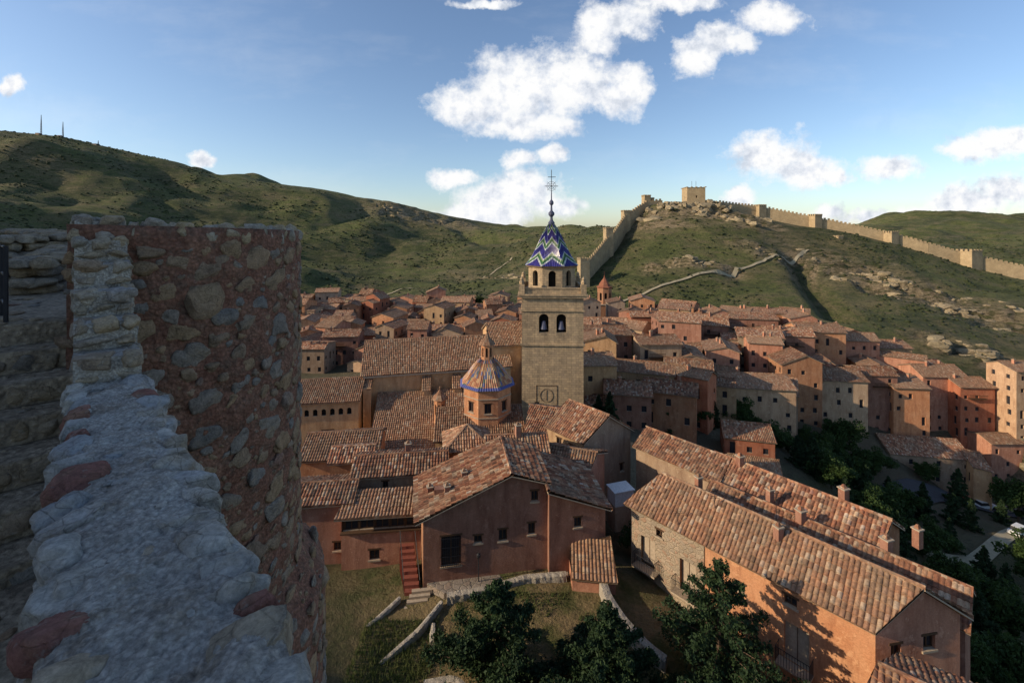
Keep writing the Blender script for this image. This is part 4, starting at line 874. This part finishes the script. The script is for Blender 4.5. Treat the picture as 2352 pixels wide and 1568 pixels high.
for px,py,Y,h in((95,308,522,23),(145,312,530,18),(226,335,545,6)):
    x,y,z=pt(px,py,Y); z=Hh(x,y); mb=MB(); w=.9
    for a in range(3): mb.rod((x+w*math.cos(a*2.09),y+w*math.sin(a*2.09),z-3),(x,y,z+h),.22,'iron',4)
    for i in range(8): mb.rod((x-w*(1-i/8),y,z+h*i/8),(x+w*(1-i/8)*.8,y,z+h*(i+.7)/8),.12,'iron',3)
    mb.box(x-3,y,z-2,z+2,4,4,0,'grey'); mb.build('radio_mast')
def ribbon(name,pts,w,mat,lift=.25):
    mb=MB(); Q=[]
    for (a,b_) in zip(pts,pts[1:]):
        for i in range(12): f=i/12; Q.append(Vector((a[0]+(b_[0]-a[0])*f,a[1]+(b_[1]-a[1])*f)))
    for i in range(len(Q)-1):
        d=(Q[i+1]-Q[i]).normalized()
        n0=Vector((d.y,-d.x))*w/2
        if i==0: prev=n0
        c4=[(Q[i]-prev),(Q[i]+prev),(Q[i+1]+n0),(Q[i+1]-n0)]
        mb.poly([(q.x,q.y,Hh(q.x,q.y)+lift) for q in c4],mat); prev=n0
    mb.build(name)
bx=lambda px,Y:((px-1176)/F*Y,Y)
ribbon('hill_footpath',[bx(1425,222),bx(1500,230),bx(1600,240),bx(1680,247),bx(1740,256),bx(1815,272),bx(1860,282)],1.4,'gravelpath',.7)
ribbon('hill_footpath',[bx(985,330),bx(1040,345),bx(1120,380),bx(1180,430)],1.8,'gravelpath',.5)
ribbon('hill_footpath',[bx(700,262),bx(800,285),bx(900,300),bx(985,330)],1.8,'gravelpath',.5)
ribbon('valley_road',[bx(2000,88),bx(2120,95),bx(2250,98),bx(2400,98),bx(2600,96)],6,'asphalt',.3)
ribbon('park_path',[bx(2060,60),bx(2150,64),bx(2300,62),bx(2450,60)],2.2,'gravelpath',.2)
ribbon('park_path',[bx(2000,78),bx(2120,74),bx(2240,76),bx(2352,86)],2.2,'gravelpath',.2)
def car(x,y,ang,k):
    mb=MB(); z=max(Hh(x,y),Hh(x+1,y+1))+.35; mb.box(x,y,z+.28,z+.85,4.2,1.7,ang,k,.97); mb.box(x-.2*math.cos(ang),y-.2*math.sin(ang),z+.85,z+1.4,2.5,1.6,ang,'glass',.78); mb.box(x-.2*math.cos(ang),y-.2*math.sin(ang),z+1.4,z+1.46,1.95,1.25,ang,k)
    for u in(-1.3,1.3):
        for v in(-.8,.8):
            X=x+u*math.cos(ang)-v*math.sin(ang);Y=y+u*math.sin(ang)+v*math.cos(ang); s_=Vector((-math.sin(ang),math.cos(ang),0))*.1
            c_=Vector((X,Y,z+.3)); mb.rod(c_-s_,c_+s_,.32,'rubber',10)
            for e in(-s_,s_): mb.poly([c_+e+Vector((math.cos(ang)*.32*math.cos(t_),math.sin(ang)*.32*math.cos(t_),.32*math.sin(t_))) for t_ in [i*.628 for i in range(10)]],'rubber')
    mb.build('parked_car')
for px,Y,a,k in((2340,83,.4,'whitep'),(2260,98,.05,'whitep'),(2310,99,.05,'grey'),(2200,97,.1,'red')): car((px-1176)/F*Y,Y,a,k)

# ------------------------------------------------------------ foreground castle wall
nr=np.random.RandomState(21)
D=np.array([-.69,.725]);D/=np.linalg.norm(D); Rr=np.array([D[1],-D[0]]) ; O=np.array([-3.5,3.95])
def cl(s,off=0): q=O+D*s+Rr*off; return q
axw=[(D[0],D[1],0),(-D[1],D[0],0),(0,0,1)]
def hw_(s0): return .255+.055*min(1,max(0,-s0)/3.6)
s_=np.linspace(-7,0.05,600); w_=np.linspace(-1,1,64)
P=np.zeros((600,66,3))
for i,s0 in enumerate(s_):
    half=hw_(s0)
    for j in range(66):
        ww=w_[min(max(j-1,0),63)]; q=cl(s0,ww*half*(.93+.05*noise.noise(Vector((s0*5,ww*.3,7)))))
        z=-1.290+.026*noise.fractal(Vector((q[0]*4.5,q[1]*4.5,0)),1,2,5)+.009*noise.noise(Vector((q[0]*38,q[1]*38,0)))+.006*noise.noise(Vector((q[0]*80,q[1]*80,0)))-.05*abs(ww)**4
        if j==0: z=-3.2
        if j==65: z=-14
        P[i,j]=(q[0],q[1],z)
mb=MB(); mb.grid(P,np.zeros((600,66,2)),'mortar'); mb.build('castle_parapet_wall',True)
it=[]
for sd_ in(-1,1):
    s0=-6.8
    while s0<.0:
        half=hw_(s0); L=nr.uniform(.10,.30); s1=s0+L
        wd=nr.uniform(.07,.15); q=cl(s0+L/2,sd_*(half-wd*.70+nr.randn()*.012)); a=nr.randn()*.18
        ax=[(D[0]*math.cos(a)-D[1]*math.sin(a),D[1]*math.cos(a)+D[0]*math.sin(a),nr.randn()*.05),(-D[1],D[0],sd_*nr.uniform(-.05,.12)),(0,0,1)]
        it.append(((q[0],q[1],-1.352+nr.uniform(-.012,.010)),ax,(L*.52,wd,.088),nr.rand())); s0=s1+nr.uniform(-.005,.012)
        for r_ in range(1,5):
            q=cl(s0-L/2+nr.randn()*.05,sd_*(half-.07+nr.randn()*.01)); it.append(((q[0],q[1],-1.36-.12*r_),ax,(L*.52,.09,.07),nr.rand()))
for _ in range(60):
    s0=nr.uniform(-6,0); q=cl(s0,nr.uniform(-.17,.17)); r0=nr.uniform(.012,.04); it.append(((q[0],q[1],-1.30),rotz(nr.rand()*6),(r0*1.3,r0,r0*.5),nr.rand()*.8))
lumps('parapet_coping_stones',it,'capst',4,.55,.14,True,10)
it=[]
for k in range(1,7):
    zt=-1.3+.25*k if k<6 else .22
    fs=(k-1)*.42+.0; hh=.25 if k<6 else .27
    wv=.245
    for row in range(2):
        parts=[[(-wv,-.02),(-.03,wv)],[(-wv,-.11),(-.12,.10),(.09,wv)],[(-wv,.06),(.05,wv)]][(k*2+row)%3]
        for (a0_,a1_) in parts:
            hr=hh*(.62 if row==0 else .42); zc=zt-hr*.5 if row==0 else zt-hh+hr*.45
            q=cl(fs+.13+nr.uniform(-.03,.02),(a0_+a1_)/2); tl=nr.randn()*.1
            it.append(((q[0],q[1],zc+nr.uniform(-.01,.01)),[(D[0],D[1],0),(-D[1],D[0],tl),(-tl*-D[1],-tl*D[0],1)],(.17,(a1_-a0_)*.50,hr*.52),nr.rand()))
    for off in(-.16,-.02,.13):
        q=cl(fs+.40+nr.uniform(-.04,.04),off); it.append(((q[0],q[1],zt-hh*.55),axw,(.15,.11,hh*.5),nr.rand()))
        q=cl(fs+.36,.19); it.append(((q[0],q[1],zt-hh*.55),axw,(.13,.07,hh*.5),nr.rand()))
lumps('stepped_merlon_stones',it,'merlon',4,.52,.12,True,10)
mb=MB(); ang=math.atan2(D[1],D[0])
for k in range(1,7):
    zt=-1.3+.25*k-.035 if k<6 else .14; q=cl((k-1)*.42+.36,0); mb.box(q[0],q[1],-9,zt,.66,.45,ang,'mortar')
mb.build('stepped_merlon_core')
TC=np.array([-6.3,7.36]); TR=2.6
a0,a1=math.radians(-60),math.radians(128)
NA=190; A_=np.linspace(a0,a1,NA)
def rad(z): return TR+ (0 if z>-5.7 else .42*min(1,(-5.7-z)/.5))
ztop=lambda a: .10-.16*(a-a0)/(a1-a0)
zs=np.linspace(-24,0,300)
P=np.zeros((303,NA,3))
for j,a in enumerate(A_):
    for i in range(303):
        if i<300:
            z=zs[i]*1.0+ (ztop(a) if i==299 else 0); r=rad(z)+.05*noise.fractal(Vector((a*7,z*3,1)),1,2,4)
        else: z=ztop(a)-.01+.02*noise.noise(Vector((a*9,i,0))); r=[2.35,2.05,2.0][i-300]; z=z if i<302 else -1.2
        P[i,j]=(TC[0]+r*math.cos(a),TC[1]+r*math.sin(a),z)
mb=MB(); mb.grid(P,np.zeros((303,NA,2)),'redmortar'); mb.build('round_castle_tower',True)
it=[]; acc=np.zeros((0,3)); aa1=math.radians(50)
for rlo,rhi,nt_ in((.15,.20,260),(.10,.15,1500),(.065,.10,4000),(.03,.06,8000)):
    for _ in range(nt_):
        r0=nr.uniform(rlo,rhi); s0=nr.uniform(a0*TR,aa1*TR); z0=nr.uniform(-9.5,-.2)
        if len(acc):
            dd=np.sqrt(((acc[:,0]-s0)/1.32)**2+((acc[:,1]-z0)/.9)**2)
            if (dd<(acc[:,2]+r0)*1.04).any(): continue
        acc=np.vstack([acc,[s0,z0,r0]])
        am=s0/TR; r=rad(z0)-.02; n=(math.cos(am),math.sin(am),0);t_=(-n[1],n[0],0); tl=nr.randn()*.35
        ax=[(t_[0]*math.cos(tl),t_[1]*math.cos(tl),math.sin(tl)),n,(-t_[0]*math.sin(tl),-t_[1]*math.sin(tl),math.cos(tl))]
        it.append(((TC[0]+r*n[0],TC[1]+r*n[1],z0),ax,(r0*1.32,nr.uniform(.03,.065)*(.6+r0*4),r0*.95),nr.rand()))
print('tower stones',len(it))
lumps('round_tower_stones',it,'towst',3,.72,.24,True,8)
it=[]; a=a0
while a<a1:
    L=nr.uniform(.10,.34); da=L/TR; am=a+da/2; n=(math.cos(am),math.sin(am),0);t_=(-n[1],n[0],0)
    for rr,wd in((TR-.12,.15),(TR-.42,.16)):
        it.append(((TC[0]+rr*n[0],TC[1]+rr*n[1],ztop(am)-.06+nr.uniform(-.07,.03)),[t_,n,(0,0,1)],(L*.5,wd,.11+nr.rand()*.04),nr.rand()*.8))
    a+=da+.005
lumps('tower_rim_stones',it,'merlon',3,.6,.2,True,9)
mb=MB()
def stepq(sa,sb,oa,ob,z,zb):
    n1,n2_=10,24; P=np.zeros((n1+4,n2_,3))
    ss=np.linspace(sa,sb,n1); oo=np.linspace(oa,ob,n2_)
    for j,o_ in enumerate(oo):
        for i in range(n1+4):
            k=min(max(i-2,0),n1-1); q=cl(ss[k]+.02*noise.noise(Vector((o_*6,z*9,0))),o_); zz=z+.018*noise.fractal(Vector((q[0]*5,q[1]*5,0)),1,2,4)
            if i==0 or i==n1+3: zz=zb
            if i==1 or i==n1+2: zz=z-.03
            P[i,j]=(q[0],q[1],zz)
    mb.grid(P,np.zeros((n1+4,n2_,2)),'steps')
stepq(-7,.2,-2.6,-.2,-2.62,-3.5)
it=[]
for k in range(1,7):
    z=-1.05-.24*k; sa=2.9-.45*k; stepq(sa-.45,sa,-2.3,-.2,z,-3.6)
    off=-.3
    while off>-2.3:
        w=nr.uniform(.14,.34); q=cl(sa-.40,off-w/2); it.append(((q[0],q[1],z-.125+nr.uniform(-.015,.005)),axw,(.09,w*.50,.105),nr.rand()*.6+.2)); off-=w
    for _ in range(8):
        q=cl(sa-.2+nr.uniform(-.15,.15),nr.uniform(-2.1,-.3)); r0=nr.uniform(.02,.08); it.append(((q[0],q[1],z-.005),rotz(nr.rand()*6),(r0*1.5,r0,.02),nr.rand()*.6))
stepq(2.9-.45,7,-2.6,-.2,-1.05,-3.6)
for _ in range(30):
    q=cl(nr.uniform(2.6,6),nr.uniform(-2.1,-.4)); r0=nr.uniform(.03,.15); it.append(((q[0],q[1],-1.05),rotz(nr.rand()*6),(r0*1.5,r0,.025),nr.rand()))
for _ in range(70):
    q=cl(nr.uniform(-4,1),nr.uniform(-2.1,-.4)); r0=nr.uniform(.01,.06); it.append(((q[0],q[1],-2.62),rotz(nr.rand()*6),(r0*1.5,r0,r0*.6),nr.rand()))
mb.build('walkway_stairs',True); lumps('stair_stones',it,'stone',3,.56,.14,True,8)
rubwall('inner_rubble_wall',[(-8.1,7.6,-1.4),(-9.0,9.2,-1.2),(-10.6,11.0,-1.2)],.95,.6,'stone',.17)
rubwall('inner_rubble_wall',[(-10.8,8.2,-1.4),(-10.0,10.5,-1.3),(-13,12,-1.2)],1.3,.6,'stone',.18)
mb=MB()
for f in range(4):
    x,y=-5.95-.55*f,5.35+.5*f*.9; mb.rod((x,y,-1.5),(x,y,-.15),.022,'iron',6)
for z in(-.17,-.5,-.85): mb.rod((-5.95,5.35,z),(-7.6,6.7,z),.016,'iron',5)
mb.build('iron_railing')
mb=MB()
for (x,y,sx,sy,z) in((-26,-6,6,26,12.5),(-26,6.0,5,9,11.0),(-27,-16,7,10,14)):
    mb.box(x,y,-18,z,sx,sy,0,'rubble')
    for i in range(int(sy/2)): mb.box(x+sx/2-.4,y-sy/2+.6+i*2,z,z+1,.7,1.1,0,'rubble')
mb.build('unseen_castle_shade_mass')  # unseen mass added outside the view to shade the foreground

# ------------------------------------------------------------ light, sky, camera
S=Vector((-.965,-.22,0)).normalized(); el=math.radians(22); S=Vector((S.x*math.cos(el),S.y*math.cos(el),math.sin(el)))
sun=bpy.data.lights.new('sun','SUN'); sun.energy=5.0; sun.angle=math.radians(.5); sun.color=(1,.81,.58)
so=bpy.data.objects.new('sun',sun); so.rotation_euler=S.to_track_quat('Z','Y').to_euler(); scene.collection.objects.link(so)
w=bpy.data.worlds.new('World'); scene.world=w; w.use_nodes=True; nt=w.node_tree; bg=nt.nodes['Background']
sk=nd(nt,'ShaderNodeTexSky',sky_type='NISHITA'); sk.sun_disc=False; sk.sun_elevation=el; sk.sun_rotation=math.atan2(S.x,S.y)%(2*math.pi); sk.altitude=900; sk.air_density=1.1; sk.dust_density=1.6; sk.ozone_density=1.6
lk(nt,mix(nt,1,sk.outputs[0],(1.06,1.10,1.18),'MULTIPLY'),bg.inputs[0]); bg.inputs[1].default_value=.145
g=nd(nt,'ShaderNodeTexCoord').outputs['Generated']; sp=nd(nt,'ShaderNodeSeparateXYZ'); lk(nt,g,sp.inputs[0])
yy=mth(nt,'MAXIMUM',sp.outputs[1],.02)
cb=nd(nt,'ShaderNodeCombineXYZ'); lk(nt,mth(nt,'DIVIDE',sp.outputs[0],yy),cb.inputs[0]); lk(nt,mth(nt,'DIVIDE',sp.outputs[2],yy),cb.inputs[1]); p=cb.outputs[0]
def cnoise(vec,s,d,r):
    n=nd(nt,'ShaderNodeTexNoise'); n.inputs['Scale'].default_value=s; n.inputs['Detail'].default_value=d; n.inputs['Roughness'].default_value=r; lk(nt,vec,n.inputs['Vector']); return n
nz=cnoise(p,6,6,.65)
pw=vmth(nt,'ADD',p,vmth(nt,'MULTIPLY',vmth(nt,'SUBTRACT',nz.outputs['Color'],(.5,.5,.5)),(.11,.08,0)))
blobs=[(1080,245,110,52),(1190,205,138,92),(1300,185,118,82),(1390,225,95,52),(1450,195,54,55),(1200,285,130,40),
 (1370,60,62,62),(1440,40,80,45),(1540,5,110,28),(1390,100,42,25),(1590,135,58,45),(1670,95,82,42),(1770,45,88,42),
 (1775,365,98,60),(1860,395,75,40),(1925,415,34,20),(1700,445,44,22),(2050,383,76,32),(2240,335,102,32),(2320,318,95,30),(2230,465,105,38),(2320,440,100,46),(2060,505,200,28),(1900,490,40,26),
 (1200,430,95,47),(1140,450,88,44),(1050,415,54,20),(1130,490,120,34),(1270,470,78,30),(1270,357,38,24),(1195,368,48,20),(22,205,40,26),(465,364,26,20),(1110,0,75,11),(2500,400,120,60),(-200,250,120,40)]
cur=None
for (px,py,rx,ry) in blobs:
    u,v=(px-1176)/F,(535-py)/F; sx_,sy_=F/rx,F/ry
    l=vmth(nt,'LENGTH',vmth(nt,'MULTIPLY_ADD',pw,(sx_,sy_,0),(-u*sx_,-v*sy_,0)))
    cur=l if cur is None else mth(nt,'SMOOTH_MIN',cur,l,.3)
n2_=cnoise(p,13,9,.66).outputs['Fac']
nA=cnoise(p,9,7,.62).outputs['Fac']; nB=cnoise(vmth(nt,'ADD',p,(-.018,.022,0)),9,7,.62).outputs['Fac']
dens=mth(nt,'ADD',mth(nt,'SUBTRACT',1.15,cur),mth(nt,'MULTIPLY',mth(nt,'SUBTRACT',n2_,.5),2.0))
mask=ramp(nt,dens,[(-.0,0),(.2,.35),(.5,.92),(.75,1)])
wisp=ramp(nt,noi(nt,vmth(nt,'MULTIPLY',p,(1,3,1)),2.2,6,.6),[(.5,0),(.85,.2)])
mask=mth(nt,'MAXIMUM',mask,wisp)
rel=mth(nt,'MULTIPLY',mth(nt,'SUBTRACT',nA,nB),3.2)
sh=mth(nt,'ADD',.66,rel)
ccol=ramp(nt,sh,[(.2,(.62,.67,.76)),(.5,(.84,.87,.93)),(.72,(1,1,1))])
b2=nd(nt,'ShaderNodeBackground'); lk(nt,ccol,b2.inputs[0]); b2.inputs[1].default_value=1.0
ms=nd(nt,'ShaderNodeMixShader'); lk(nt,mask,ms.inputs[0]); lk(nt,bg.outputs[0],ms.inputs[1]); lk(nt,b2.outputs[0],ms.inputs[2]); lk(nt,ms.outputs[0],nt.nodes['World Output'].inputs[0])
cam=bpy.data.cameras.new('camera'); cam.lens=16; cam.sensor_width=36; cam.shift_y=-(784-535)/2352; cam.clip_end=6000; cam.clip_start=.05
co=bpy.data.objects.new('camera',cam); co.rotation_euler=(math.pi/2,0,0); scene.collection.objects.link(co); scene.camera=co
scene.view_settings.view_transform='Standard'; scene.view_settings.look='None'; scene.view_settings.exposure=0
